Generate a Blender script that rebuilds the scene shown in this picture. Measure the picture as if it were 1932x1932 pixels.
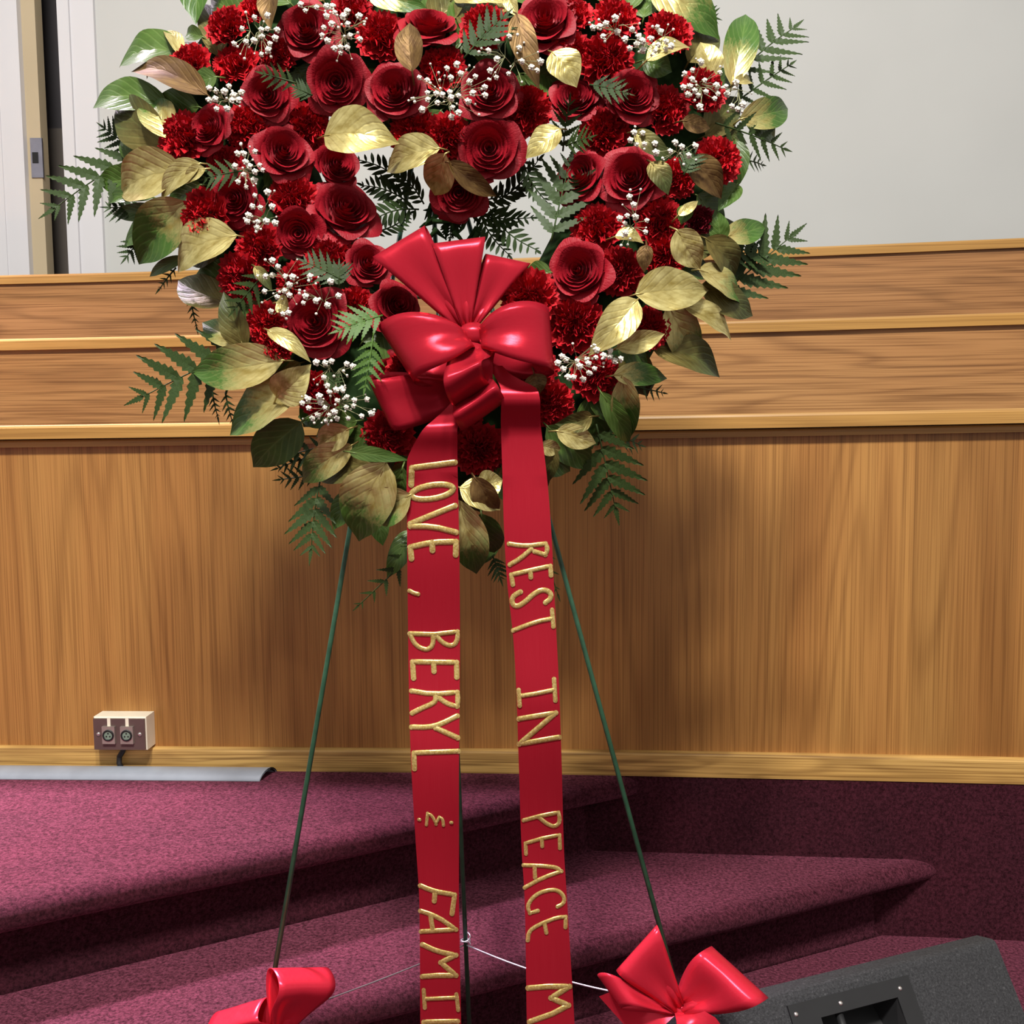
import bpy, math, random
from mathutils import Vector, Matrix, noise as mnoise

random.seed(7)
for o in list(bpy.data.objects):
    bpy.data.objects.remove(o)
scene = bpy.context.scene
COL = scene.collection
V3 = Vector

# ------------------------------------------------------------------ camera
F = 1932.0                       # focal length in pixels of the 1932 frame
CAM = V3((0.0, 0.0, 1.035))
PITCH = math.atan(166 / F)
ROLL = 0.010
fwd = V3((0, math.cos(PITCH), -math.sin(PITCH)))
up0 = V3((0, math.sin(PITCH), math.cos(PITCH)))
rt0 = V3((1, 0, 0))
RT = rt0 * math.cos(ROLL) - up0 * math.sin(ROLL)
UP = up0 * math.cos(ROLL) + rt0 * math.sin(ROLL)
cd = bpy.data.cameras.new('camera')
cam = bpy.data.objects.new('camera', cd)
COL.objects.link(cam)
cd.sensor_width = 36.0
cd.sensor_fit = 'HORIZONTAL'
cd.lens = 36.0
cd.clip_start = 0.05
m = Matrix.Identity(4)
for r in range(3):
    m[r][0], m[r][1], m[r][2], m[r][3] = RT[r], UP[r], -fwd[r], CAM[r]
cam.matrix_world = m
scene.camera = cam

# ------------------------------------------------------------------ light
w = bpy.data.worlds.new('world')
scene.world = w
w.use_nodes = True
bg = w.node_tree.nodes['Background']
bg.inputs[0].default_value = (1.0, 0.97, 0.93, 1)
bg.inputs[1].default_value = 0.52


def lamp(name, loc, target, size, watts, col):
    l = bpy.data.lights.new(name, 'AREA')
    l.shape = 'DISK'
    l.size = size
    l.energy = watts
    l.color = col
    o = bpy.data.objects.new(name, l)
    COL.objects.link(o)
    o.location = loc
    o.rotation_euler = (V3(target) - V3(loc)).to_track_quat('-Z', 'Y').to_euler()
    return o


lamp('ceiling_lamp_a_offscreen', (-0.50, -0.85, 4.20), (-0.1, 1.5, 1.1), 0.34, 155, (1.0, 0.97, 0.92))
lamp('ceiling_lamp_b_offscreen', (0.20, -0.85, 4.20), (-0.1, 1.5, 1.1), 0.30, 102, (1.0, 0.97, 0.92))
lc = lamp('ceiling_lamp_c_offscreen', (-2.15, 2.5, 4.0), (-1.55, 1.7, 0.3), 0.4, 95, (1.0, 0.80, 1.0))
lc.data.spread = math.radians(52)

scene.view_settings.view_transform = 'Standard'
scene.view_settings.look = 'None'
scene.view_settings.exposure = 0.0
scene.view_settings.gamma = 1.0
scene.view_settings.use_curve_mapping = False


# ------------------------------------------------------------------ pixel rays
def ray(px, py):
    return fwd + RT * ((px - 966) / F) + UP * ((966 - py) / F)


def hit(px, py, p0, n):
    d = ray(px, py)
    return CAM + d * ((p0 - CAM).dot(n) / d.dot(n))


def at_z(px, py, z):
    return hit(px, py, V3((0, 0, z)), V3((0, 0, 1)))


def at_y(px, py, y):
    return hit(px, py, V3((0, y, 0)), V3((0, 1, 0)))


# leaning plane of the wreath / easel front
LEAN = math.radians(8)
WN = V3((0, -math.cos(LEAN), math.sin(LEAN)))
WU = V3((0, math.sin(LEAN), math.cos(LEAN)))
WX = V3((1, 0, 0))
WP0 = at_y(866, 450, 1.45)


def W(px, py, off=0.0):
    return hit(px, py, WP0 + WN * off, WN)


# ------------------------------------------------------------------ object helpers
WORLD = {}


def tag(o, label=None, cat=None, group=None, kind=None):
    if label: o['label'] = label
    if cat: o['category'] = cat
    if group: o['group'] = group
    if kind: o['kind'] = kind
    return o


def link(name, data, parent=None, M=None, mat=None):
    o = bpy.data.objects.new(name, data)
    COL.objects.link(o)
    M = M or Matrix.Identity(4)
    if parent is not None:
        o.parent = parent
        o.matrix_parent_inverse = WORLD[parent].inverted()
    o.matrix_basis = M
    WORLD[o] = M.copy()
    if mat is not None and data is not None and len(data.materials) == 0:
        data.materials.append(mat)
    return o


def empty(name, loc):
    return link(name, None, None, Matrix.Translation(V3(loc)))


def mesh(name, verts, faces, mat=None, smooth=True, uv=None):
    me = bpy.data.meshes.new(name)
    me.from_pydata([tuple(v) for v in verts], [], faces)
    if smooth:
        me.polygons.foreach_set('use_smooth', [True] * len(me.polygons))
    if uv is not None:
        l = me.uv_layers.new(name='UVMap')
        for lp in me.loops:
            l.data[lp.index].uv = uv[lp.vertex_index]
    if mat: me.materials.append(mat)
    me.update()
    return me


class MB:
    def __init__(s): s.v, s.f, s.uv = [], [], []

    def add(s, verts, faces, uv=None):
        b = len(s.v)
        s.v += [V3(v) for v in verts]
        s.f += [tuple(i + b for i in f) for f in faces]
        s.uv += uv if uv else [(0, 0)] * len(verts)

    def grid(s, rows, uv=None, close=False):
        nr, nc = len(rows), len(rows[0])
        fs = []
        for i in range(nr - 1):
            for j in range(nc if close else nc - 1):
                k = (j + 1) % nc
                fs.append((i * nc + j, i * nc + k, (i + 1) * nc + k, (i + 1) * nc + j))
        s.add([p for r in rows for p in r], fs,
              uv if uv else [(j / max(1, nc - 1), i / max(1, nr - 1)) for i in range(nr) for j in range(nc)])

    def box(s, c, ax, ay, az):
        c = V3(c)
        vs = [c + ax * i + ay * j + az * k for k in (-1, 1) for j in (-1, 1) for i in (-1, 1)]
        s.add(vs, [(0, 2, 3, 1), (4, 5, 7, 6), (0, 1, 5, 4), (2, 6, 7, 3), (0, 4, 6, 2), (1, 3, 7, 5)])

    def tube(s, pts, r, n=8, cap=True):
        pts = [V3(p) for p in pts]
        rows = []
        prev = None
        for i, p in enumerate(pts):
            t = (pts[min(i + 1, len(pts) - 1)] - pts[max(i - 1, 0)]).normalized()
            if prev is None:
                a = t.orthogonal().normalized()
            else:
                a = (prev - t * prev.dot(t)).normalized()
            prev = a
            b = t.cross(a)
            rr = r[i] if isinstance(r, (list, tuple)) else r
            rows.append([p + (a * math.cos(2 * math.pi * k / n) + b * math.sin(2 * math.pi * k / n)) * rr for k in range(n)])
        s.grid(rows, close=True)
        if cap:
            base = len(s.v) - len(pts) * n
            s.f.append(tuple(base + k for k in range(n))[::-1])
            s.f.append(tuple(len(s.v) - n + k for k in range(n)))

    def build(s, name, mat, parent=None, smooth=True, M=None):
        return link(name, mesh(name, s.v, s.f, mat, smooth, s.uv), parent, M)


def interp(x, tab):
    """piecewise interpolation with smooth (Catmull) tangents through a table"""
    if x <= tab[0][0]:
        (a, b), (c, d) = tab[0], tab[1]
        return b + (d - b) * (x - a) / (c - a)
    if x >= tab[-1][0]:
        (a, b), (c, d) = tab[-2], tab[-1]
        return b + (d - b) * (x - a) / (c - a)
    for i in range(len(tab) - 1):
        if tab[i][0] <= x <= tab[i + 1][0]:
            x0, y0 = tab[i]
            x1, y1 = tab[i + 1]
            t = (x - x0) / (x1 - x0)
            m0 = (y1 - tab[i - 1][1]) / (x1 - tab[i - 1][0]) if i > 0 else (y1 - y0) / (x1 - x0)
            m1 = (tab[i + 2][1] - y0) / (tab[i + 2][0] - x0) if i + 2 < len(tab) else (y1 - y0) / (x1 - x0)
            h = x1 - x0
            return ((2 * t ** 3 - 3 * t ** 2 + 1) * y0 + (t ** 3 - 2 * t ** 2 + t) * h * m0 +
                    (-2 * t ** 3 + 3 * t ** 2) * y1 + (t ** 3 - t ** 2) * h * m1)


# ------------------------------------------------------------------ materials
def srgb(r, g, b):
    f = lambda c: (c / 255 / 12.92) if c / 255 <= 0.04045 else ((c / 255 + 0.055) / 1.055) ** 2.4
    return (f(r), f(g), f(b), 1.0)


class NT:
    def __init__(s, name):
        s.m = bpy.data.materials.new(name)
        s.m.use_nodes = True
        s.t = s.m.node_tree
        s.p = s.t.nodes['Principled BSDF']

    def n(s, typ, **kw):
        nd = s.t.nodes.new(typ)
        for k, v in kw.items(): setattr(nd, k, v)
        return nd

    def l(s, a, b): s.t.links.new(a, b)

    def set(s, **kw):
        for k, v in kw.items():
            s.p.inputs[k.replace('_', ' ')].default_value = v
        return s

    def math(s, op, a, b=None, c=None):
        nd = s.n('ShaderNodeMath', operation=op)
        for i, x in enumerate((a, b, c)):
            if x is None: continue
            if isinstance(x, (int, float)): nd.inputs[i].default_value = x
            else: s.l(x, nd.inputs[i])
        return nd.outputs[0]

    def ramp(s, fac, stops):
        nd = s.n('ShaderNodeValToRGB')
        e = nd.color_ramp.elements
        e[0].position, e[0].color = stops[0]
        e[1].position, e[1].color = stops[-1]
        for p, c in stops[1:-1]:
            x = e.new(p); x.color = c
        s.l(fac, nd.inputs[0])
        return nd.outputs[0]

    def noise(s, vec, scale, detail=3, rough=0.5, dist=0.0):
        nd = s.n('ShaderNodeTexNoise')
        nd.inputs['Scale'].default_value = scale
        nd.inputs['Detail'].default_value = detail
        nd.inputs['Roughness'].default_value = rough
        nd.inputs['Distortion'].default_value = dist
        if vec is not None: s.l(vec, nd.inputs['Vector'])
        return nd.outputs[0]

    def mix(s, fac, a, b, mode='MIX'):
        nd = s.n('ShaderNodeMix', data_type='RGBA', blend_type=mode)
        for sock, x in ((nd.inputs[0], fac), (nd.inputs[6], a), (nd.inputs[7], b)):
            if isinstance(x, (int, float)): sock.default_value = x
            elif isinstance(x, tuple): sock.default_value = x
            else: s.l(x, sock)
        return nd.outputs[2]

    def coord(s, kind='Object', scale=None, loc=None):
        tc = s.n('ShaderNodeTexCoord')
        o = tc.outputs[kind]
        if scale or loc:
            mp = s.n('ShaderNodeMapping')
            if scale: mp.inputs['Scale'].default_value = scale
            if loc: mp.inputs['Location'].default_value = loc
            s.l(o, mp.inputs[0])
            return mp.outputs[0]
        return o

    def bump(s, h, strength=0.3, dist=0.01):
        b = s.n('ShaderNodeBump')
        b.inputs['Strength'].default_value = strength
        b.inputs['Distance'].default_value = dist
        s.l(h, b.inputs['Height'])
        s.l(b.outputs[0], s.p.inputs['Normal'])


def wood(name, horiz, light, mid, dark, lines=26.0, contrast=1.0, loc=(0, 0, 0), strips=False, low=(0.45, 2.6)):
    t = NT(name)
    a, b = low
    sc = (a, 0.0, b * 1.6) if horiz else (b, 0.0, a * 0.7)
    v = t.coord('Object', sc, loc)
    n1 = t.noise(v, 1.6, 3.0 if horiz else 2.0, 0.45, 0.3)
    s = t.math('SINE', t.math('MULTIPLY', n1, lines * 3.0))
    s = t.math('MULTIPLY_ADD', s, 0.5, 0.5)
    s = t.math('POWER', s, 3.2)
    sf = (1.2, 0, 130) if horiz else (170, 0, 1.2)
    v2 = t.coord('Object', sf)
    n2 = t.noise(v2, 2.0, 3, 0.6)
    sb = (0.6, 0, 4) if horiz else (5, 0, 0.35)
    n3 = t.noise(t.coord('Object', sb, (3, 0, 1)), 2.0, 2, 0.5)
    c = t.ramp(n3, [(0.3, mid), (0.7, light)])
    c = t.mix(t.math('MULTIPLY', s, 0.42 * contrast), c, dark)
    fine = t.ramp(n2, [(0.38, (0.52, 0.45, 0.38, 1)), (0.54, (1.06, 1.05, 1.02, 1))])
    c = t.mix(0.75 * contrast, c, fine, 'MULTIPLY')
    if strips:
        sx = t.n('ShaderNodeSeparateXYZ')
        t.l(t.coord('Object'), sx.inputs[0])
        fl = t.math('FLOOR', t.math('MULTIPLY', sx.outputs[0], 5.1))
        wn = t.n('ShaderNodeTexWhiteNoise', noise_dimensions='1D')
        t.l(fl, wn.inputs['W'])
        st = t.ramp(wn.outputs[0], [(0.0, (0.86, 0.84, 0.82, 1)), (1.0, (1.06, 1.05, 1.04, 1))])
        c = t.mix(1.0, c, st, 'MULTIPLY')
    t.l(c, t.p.inputs['Base Color'])
    t.set(Roughness=0.38)
    t.p.inputs['Specular IOR Level'].default_value = 0.35
    t.bump(n2, 0.12, 0.002)
    return t.m


M = {}
M['panel'] = wood('oak_panel', False, srgb(182, 134, 74), srgb(168, 116, 62), srgb(118, 76, 36), 40, 0.75, strips=True, low=(0.22, 2.2))
M['board'] = wood('oak_board', True, srgb(184, 138, 88), srgb(166, 118, 72), srgb(116, 76, 44), 24, 1.0)
M['board2'] = wood('oak_board_upper', True, srgb(176, 128, 82), srgb(160, 112, 68), srgb(116, 78, 46), 17, 1.0, (4, 0, 7))
M['cap'] = wood('oak_cap', True, srgb(190, 146, 82), srgb(176, 130, 66), srgb(140, 98, 46), 6, 0.6, (1, 0, 2))
M['base'] = wood('oak_baseboard', True, srgb(212, 172, 104), srgb(200, 156, 88), srgb(132, 96, 52), 12, 1.15, (2, 0, 5), low=(1.1, 5))


def plain(name, col, rough=0.5, metal=0.0, var=0.08, scale=30, bump=0.0, spec=0.5, sheen=0.0):
    t = NT(name)
    n = t.noise(t.coord('Object'), scale, 3)
    c2 = tuple(min(1, x * (1 + var * 2)) for x in col[:3]) + (1,)
    c1 = tuple(x * (1 - var * 2) for x in col[:3]) + (1,)
    t.l(t.ramp(n, [(0.3, c1), (0.7, c2)]), t.p.inputs['Base Color'])
    t.set(Roughness=rough, Metallic=metal)
    t.p.inputs['Specular IOR Level'].default_value = spec
    if sheen:
        t.p.inputs['Sheen Weight'].default_value = sheen
        t.p.inputs['Sheen Tint'].default_value = col
    if bump: t.bump(n, bump, 0.004)
    return t.m


M['white'] = plain('wall_paint', srgb(194, 195, 192), 0.8, var=0.01, scale=3)
M['casing'] = plain('casing_paint_white', srgb(212, 211, 214), 0.5, var=0.01, scale=3)
M['jamb'] = plain('jamb_paint', srgb(184, 168, 138), 0.6, var=0.02, scale=4)
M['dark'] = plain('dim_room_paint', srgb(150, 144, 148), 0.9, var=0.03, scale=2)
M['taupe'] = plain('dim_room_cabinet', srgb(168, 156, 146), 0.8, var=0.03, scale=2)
M['steel'] = plain('strike_steel', srgb(150, 148, 160), 0.4, 0.8, 0.05)
M['hole_shade'] = plain('painted_recess_shade', srgb(14, 13, 14), 0.7, var=0.02)  # black colour painting in the shade inside the latch opening

t = NT('burgundy_carpet')
co = t.coord('Object')
na = t.noise(co, 5, 4, 0.6)
nb = t.noise(co, 170, 5, 0.8)
c = t.ramp(na, [(0.3, srgb(36, 10, 15)), (0.7, srgb(54, 15, 23))])
c = t.mix(0.8, c, t.ramp(nb, [(0.36, (0.25, 0.25, 0.25, 1)), (0.64, (1.6, 1.6, 1.6, 1))]), 'MULTIPLY')
t.l(c, t.p.inputs['Base Color'])
t.set(Roughness=0.95)
t.p.inputs['Specular IOR Level'].default_value = 0.1
t.l(t.ramp(nb, [(0.38, (0.12, 0.12, 0.12, 1)), (0.62, (0.66, 0.66, 0.66, 1))]), t.p.inputs['Sheen Weight'])
t.p.inputs['Sheen Roughness'].default_value = 0.55
t.p.inputs['Sheen Tint'].default_value = srgb(232, 128, 160)
t.bump(nb, 0.8, 0.004)
M['carpet'] = t.m


def petal_mat(name, c0, c1, cedge, rough=0.55):
    t = NT(name)
    oi = t.n('ShaderNodeObjectInfo')
    uvn = t.n('ShaderNodeUVMap', uv_map='UVMap')
    sx = t.n('ShaderNodeSeparateXYZ')
    t.l(uvn.outputs[0], sx.inputs[0])
    base = t.mix(oi.outputs['Random'], c0, c1)
    c = base
    n = t.noise(t.coord('UV', (14, 2, 1)), 3, 2)
    t.l(c, t.p.inputs['Base Color'])
    t.set(Roughness=rough)
    t.p.inputs['Specular IOR Level'].default_value = 0.3
    t.p.inputs['Sheen Weight'].default_value = 0.25
    t.p.inputs['Sheen Roughness'].default_value = 0.4
    t.p.inputs['Sheen Tint'].default_value = srgb(230, 60, 80)
    t.p.inputs['Subsurface Weight'].default_value = 0.0
    t.bump(n, 0.15, 0.02)
    return t.m


M['rose'] = petal_mat('rose_petal', srgb(138, 12, 28), srgb(160, 17, 34), srgb(178, 32, 48))
M['carn'] = petal_mat('carnation_petal', srgb(176, 16, 30), srgb(204, 24, 36), srgb(220, 48, 50), 0.6)
M['carn_dark'] = petal_mat('carnation_petal_dark', srgb(110, 12, 30), srgb(126, 16, 36), srgb(150, 40, 60), 0.6)


def leaf_mat(name, green1, green2, gold_start, gold_end, gold=srgb(226, 212, 146), goldd=srgb(158, 138, 72), metal=0.6, rough=0.36):
    """leaf sprayed with gold paint: paint covers from the stalk (v=0), thinning between gold_start and gold_end"""
    t = NT(name)
    uvn = t.n('ShaderNodeUVMap', uv_map='UVMap')
    sx = t.n('ShaderNodeSeparateXYZ')
    t.l(uvn.outputs[0], sx.inputs[0])
    u, v = sx.outputs[0], sx.outputs[1]
    au = t.math('ABSOLUTE', t.math('SUBTRACT', u, 0.5))
    ph = t.math('SUBTRACT', t.math('MULTIPLY', v, 44.0), t.math('MULTIPLY', au, 34.0))
    oi = t.n('ShaderNodeObjectInfo')
    cmb = t.n('ShaderNodeCombineXYZ')
    t.l(u, cmb.inputs[0]); t.l(v, cmb.inputs[1]); t.l(oi.outputs['Random'], cmb.inputs[2])
    nz = t.noise(cmb.outputs[0], 4.0, 4, 0.6)
    vein = t.math('POWER', t.math('MULTIPLY_ADD', t.math('SINE', t.math('ADD', ph, t.math('MULTIPLY', nz, 3.0))), 0.5, 0.5), 7.0)
    mid = t.math('POWER', t.math('SUBTRACT', 1.0, t.math('MULTIPLY', au, 2.0)), 26.0)
    vv = t.math('MAXIMUM', t.math('MULTIPLY', vein, 0.5), mid)
    gcol = t.mix(nz, green1, green2)
    gcol = t.mix(t.math('MULTIPLY', vv, 0.35), gcol, srgb(130, 150, 84))
    n2 = t.noise(cmb.outputs[0], 26.0, 3, 0.7)
    ocol = t.mix(t.ramp(nz, [(0.3, (0, 0, 0, 1)), (0.7, (1, 1, 1, 1))]), goldd, gold)
    ocol = t.mix(t.math('MULTIPLY', vv, 0.45), ocol, goldd)
    # spray mask
    x = t.math('ADD', v, t.math('MULTIPLY', t.math('SUBTRACT', nz, 0.5), 0.7))
    x = t.math('ADD', x, t.math('MULTIPLY', t.math('SUBTRACT', n2, 0.5), 0.35))
    mask = t.ramp(x, [(max(0.0, min(0.99, gold_start)), (1, 1, 1, 1)), (max(0.01, min(1.0, gold_end)), (0, 0, 0, 1))])
    if gold_start >= 1.0:
        mask = t.ramp(x, [(0.0, (1, 1, 1, 1)), (1.0, (0.86, 0.86, 0.86, 1))])
    if gold_end <= 0.0:
        mask = t.ramp(x, [(0.0, (0.06, 0.06, 0.06, 1)), (1.0, (0, 0, 0, 1))])
    t.l(t.mix(mask, gcol, ocol), t.p.inputs['Base Color'])
    t.l(t.math('MULTIPLY', mask, metal), t.p.inputs['Metallic'])
    t.set(Roughness=rough)
    t.p.inputs['Specular IOR Level'].default_value = 0.32
    h = t.math('SUBTRACT', t.math('MULTIPLY', nz, 0.5), vv)
    t.bump(h, 0.16, 0.005)
    return t.m


G1, G2 = srgb(40, 72, 24), srgb(78, 112, 42)
M['G'] = leaf_mat('leaf_gold', G1, G2, 1.0, 1.1)
M['m'] = leaf_mat('leaf_gold_green', G1, G2, 0.28, 0.66)
M['g'] = leaf_mat('leaf_green', G1, G2, -0.2, 0.0)
M['s'] = leaf_mat('leaf_green_touched', G1, G2, 0.12, 0.45)
M['d'] = leaf_mat('leaf_dark_green', srgb(36, 64, 22), srgb(68, 100, 38), -0.2, 0.0)
M['o'] = leaf_mat('leaf_olive', srgb(44, 52, 24), srgb(74, 78, 36), 0.1, 0.7, srgb(140, 124, 66), srgb(84, 74, 36), 0.5, 0.45)
M['b'] = leaf_mat('leaf_bronze', srgb(70, 48, 28), srgb(90, 70, 38), 1.0, 1.1, srgb(128, 100, 56), srgb(84, 58, 34), 0.5, 0.5)
LEAFDESC = dict(G='leaf sprayed all over with gold paint', m='leaf fading from gold paint to green tip', g='plain glossy green leaf',
                s='green leaf with a touch of gold paint', d='deep green leaf', o='olive leaf with dull gold paint', b='bronze brown leaf')
M['fern'] = plain('fern_green', srgb(50, 68, 30), 0.55, var=0.15, scale=40, spec=0.25)
M['fern_pale'] = M['fern']
M['fern_dark'] = plain('fern_dark_green', srgb(44, 62, 28), 0.6, var=0.15, scale=40, spec=0.2)
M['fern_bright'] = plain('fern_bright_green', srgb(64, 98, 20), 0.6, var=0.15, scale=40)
M['blossom'] = plain('gypsophila_white', srgb(236, 232, 218), 0.7, var=0.05, scale=200)
M['gstem'] = plain('gypsophila_stem', srgb(150, 150, 110), 0.6, var=0.1)
M['stem'] = plain('green_stem', srgb(70, 84, 42), 0.5, var=0.1)
M['foam'] = plain('foam_green', srgb(40, 60, 32), 0.95, var=0.2, scale=60, spec=0.05)
M['wire_green'] = plain('easel_paint', srgb(44, 82, 60), 0.35, 0.1, 0.12, 60)
M['wire_silver'] = plain('silver_wire', srgb(214, 208, 222), 0.3, 0.6, 0.05)


def satin(name, c, hl, rough=0.26, metal=0.35):
    t = NT(name)
    n = t.noise(t.coord('UV', (60, 3, 1)), 6, 2)
    lw = t.n('ShaderNodeLayerWeight')
    t.l(t.mix(t.math('MULTIPLY', n, 0.12), c, hl), t.p.inputs['Base Color'])
    t.set(Roughness=rough, Metallic=metal)
    t.p.inputs['Specular IOR Level'].default_value = 0.5
    t.p.inputs['Specular Tint'].default_value = hl
    t.p.inputs['Anisotropic'].default_value = 0.5
    t.bump(n, 0.05, 0.002)
    return t.m


M['satin'] = satin('red_satin', srgb(164, 17, 37), srgb(240, 110, 120))
M['satin2'] = satin('coral_red_satin', srgb(214, 24, 50), srgb(255, 150, 170))

t = NT('gold_glitter')
vo = t.n('ShaderNodeTexVoronoi')
vo.inputs['Scale'].default_value = 620
t.l(t.coord('Object'), vo.inputs['Vector'])
hs = t.n('ShaderNodeSeparateColor')
t.l(vo.outputs['Color'], hs.inputs[0])
t.l(t.ramp(hs.outputs[0], [(0.0, srgb(192, 160, 88)), (0.5, srgb(212, 182, 108)), (1.0, srgb(230, 206, 138))]), t.p.inputs['Base Color'])
t.set(Roughness=0.28, Metallic=0.55)
t.bump(hs.outputs[1], 0.9, 0.002)
M['glitter'] = t.m

M['ivory'] = plain('ivory_plastic', srgb(238, 230, 208), 0.45, var=0.02)
M['plate'] = plain('brown_steel_plate', srgb(104, 84, 80), 0.4, 0.35, 0.04)
M['nickel'] = plain('nickel', srgb(176, 166, 156), 0.35, 0.6, 0.05)
M['socket'] = plain('socket_grey_green', srgb(120, 138, 122), 0.5, var=0.05)
M['black'] = plain('black_rubber', srgb(20, 19, 20), 0.5, var=0.05)
M['cover'] = plain('grey_vinyl', srgb(150, 156, 166), 0.38, var=0.06, scale=14)
M['screw'] = plain('screw_steel', srgb(225, 220, 215), 0.25, 0.9, 0.02)
t = NT('black_speaker_carpet')
n = t.noise(t.coord('Object'), 300, 3, 0.7)
t.l(t.ramp(n, [(0.3, srgb(34, 34, 36)), (0.62, srgb(62, 62, 64)), (0.8, srgb(104, 104, 104))]), t.p.inputs['Base Color'])
t.set(Roughness=0.95)
t.bump(n, 0.7, 0.003)
M['spk'] = t.m
M['plastic'] = plain('black_plastic', srgb(34, 34, 35), 0.45, var=0.04)

# ================================================================== STRUCTURE
ZP, ZS = 0.32, 0.16             # platform and step height
BASE_LOW = [(-400, 1445), (0, 1447), (540, 1451), (870, 1454), (1060, 1456.5), (1392, 1464), (1540, 1466.5), (1932, 1475.5), (2400, 1490)]
BASE_TOP = [(-400, 1407), (0, 1409.5), (290, 1411.6), (560, 1414), (870, 1415.7), (1060, 1417.4), (1200, 1419.3), (1500, 1424), (1932, 1433), (2400, 1446)]
CAP1 = [(-400, 808), (0, 803), (431, 797), (1232, 784), (1932, 770), (2400, 760)]
CAP2 = [(-400, 647), (0, 639), (383, 631), (1377, 605), (1932, 588), (2400, 573)]
CAP3 = [(-400, 528), (0, 518), (272, 511), (1482, 466), (1932, 447), (2400, 427)]

pxs = [-1400 + i * 40 for i in range(111)]
wall_xy = []
for px in pxs:
    p = at_z(px, interp(px, BASE_LOW), ZP)
    wall_xy.append(V3((p.x, p.y, 0)))
# smooth the plan curve
for _ in range(30):
    wall_xy = [wall_xy[0]] + [(wall_xy[i - 1] + wall_xy[i] * 2 + wall_xy[i + 1]) / 4 for i in range(1, len(wall_xy) - 1)] + [wall_xy[-1]]


def wall_normal(i):
    a, b = wall_xy[max(0, i - 1)], wall_xy[min(len(wall_xy) - 1, i + 1)]
    d = (b - a).normalized()
    n = V3((d.y, -d.x, 0))
    return n if n.y < 0 else -n


def z_on(px, py, xy):
    """height at which the pixel's ray passes above a plan point (measured at its depth)"""
    d = ray(px, py)
    return CAM.z + d.z * (xy.y / d.y)


def wall_pt(i, back=0.0):
    return wall_xy[i] - wall_normal(i) * back


def proj(p):
    d = p - CAM
    z = d.dot(fwd)
    return 966 + F * d.dot(RT) / z, 966 - F * d.dot(UP) / z


def heights(tab, back, kind=None):
    zs = []
    for i in range(len(wall_xy)):
        p = wall_pt(i, back)
        z = CAM.z
        for _ in range(4):
            px, py = proj(V3((p.x, p.y, z)))
            ty = interp(px, tab)
            d = ray(px, ty)
            z = CAM.z + d.z * (p.y / d.y)
        zs.append(z)
    for _ in range(10):
        zs = [zs[0]] + [(zs[i - 1] + 2 * zs[i] + zs[i + 1]) / 4 for i in range(1, len(zs) - 1)] + [zs[-1]]
    return zs


def band(name, back, zlo, zhi, mat, thick=0.02, proud=0.0, round_top=False):
    """vertical band following the wall plan, from zlo[i] to zhi[i]"""
    mb = MB()
    rows = []
    for i in range(len(wall_xy)):
        n = wall_normal(i)
        f = wall_pt(i, back) + n * proud
        b = wall_pt(i, back) - n * thick
        lo = zlo if isinstance(zlo, float) else zlo[i]
        hi = zhi if isinstance(zhi, float) else zhi[i]
        r = min(0.006, (hi - lo) * 0.3) if round_top else 0.0
        sec = [b + V3((0, 0, lo)), f + V3((0, 0, lo))]
        if r:
            sec += [f + V3((0, 0, hi - r)), f - n * r * 0.3 + V3((0, 0, hi - r * 0.3)), f - n * r + V3((0, 0, hi)), b + V3((0, 0, hi))]
        else:
            sec += [f + V3((0, 0, hi)), b + V3((0, 0, hi))]
        rows.append(sec)
    mb.grid(rows, close=True)
    n = len(rows[0])
    mb.f.append(tuple(range(n)))
    mb.f.append(tuple(len(mb.v) - n + k for k in range(n))[::-1])
    return tag(mb.build(name, mat, None, smooth=False), kind='structure')


zc1 = heights(CAP1, -0.03)
zc2 = heights(CAP2, 0.43)
zc3 = heights(CAP3, 0.88)
zb = heights(BASE_TOP, -0.014)
band('wall_front', 0.0, 0.0, [z - 0.01 for z in zc1], M['panel'], 0.03)
band('baseboard_front', 0.0, ZP, zb, M['base'], 0.001, 0.014, True)
band('trim_1', 0.0, [z - 0.028 for z in zc1], zc1, M['cap'], 0.07, 0.03, True)
band('trim_2', 0.0, [z - 0.045 for z in zc1], [z - 0.030 for z in zc1], M['cap'], 0.001, 0.014, True)
band('wall_middle', 0.45, 0.0, [z - 0.01 for z in zc2], M['board'], 0.03)
band('trim_3', 0.45, [z - 0.028 for z in zc2], zc2, M['cap'], 0.06, 0.012, True)
band('wall_upper', 0.90, 0.0, [z - 0.01 for z in zc3], M['board2'], 0.03)
band('trim_4', 0.90, [z - 0.026 for z in zc3], zc3, M['cap'], 0.06, 0.010, True)
# carpeted skirt of the stage below the baseboard, where the steps run into it
band('skirt_front', 0.0, 0.0, ZP - 0.002, M['carpet'], 0.02, 0.012)['label'] = 'burgundy carpeted face below the baseboard'

# floors between the tiers
mb = MB()
mb.add([(-6, -3, 0), (6, -3, 0), (6, 5, 0), (-6, 5, 0)], [(0, 1, 2, 3)])
tag(mb.build('floor', M['carpet'], None, False), kind='structure')


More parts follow.
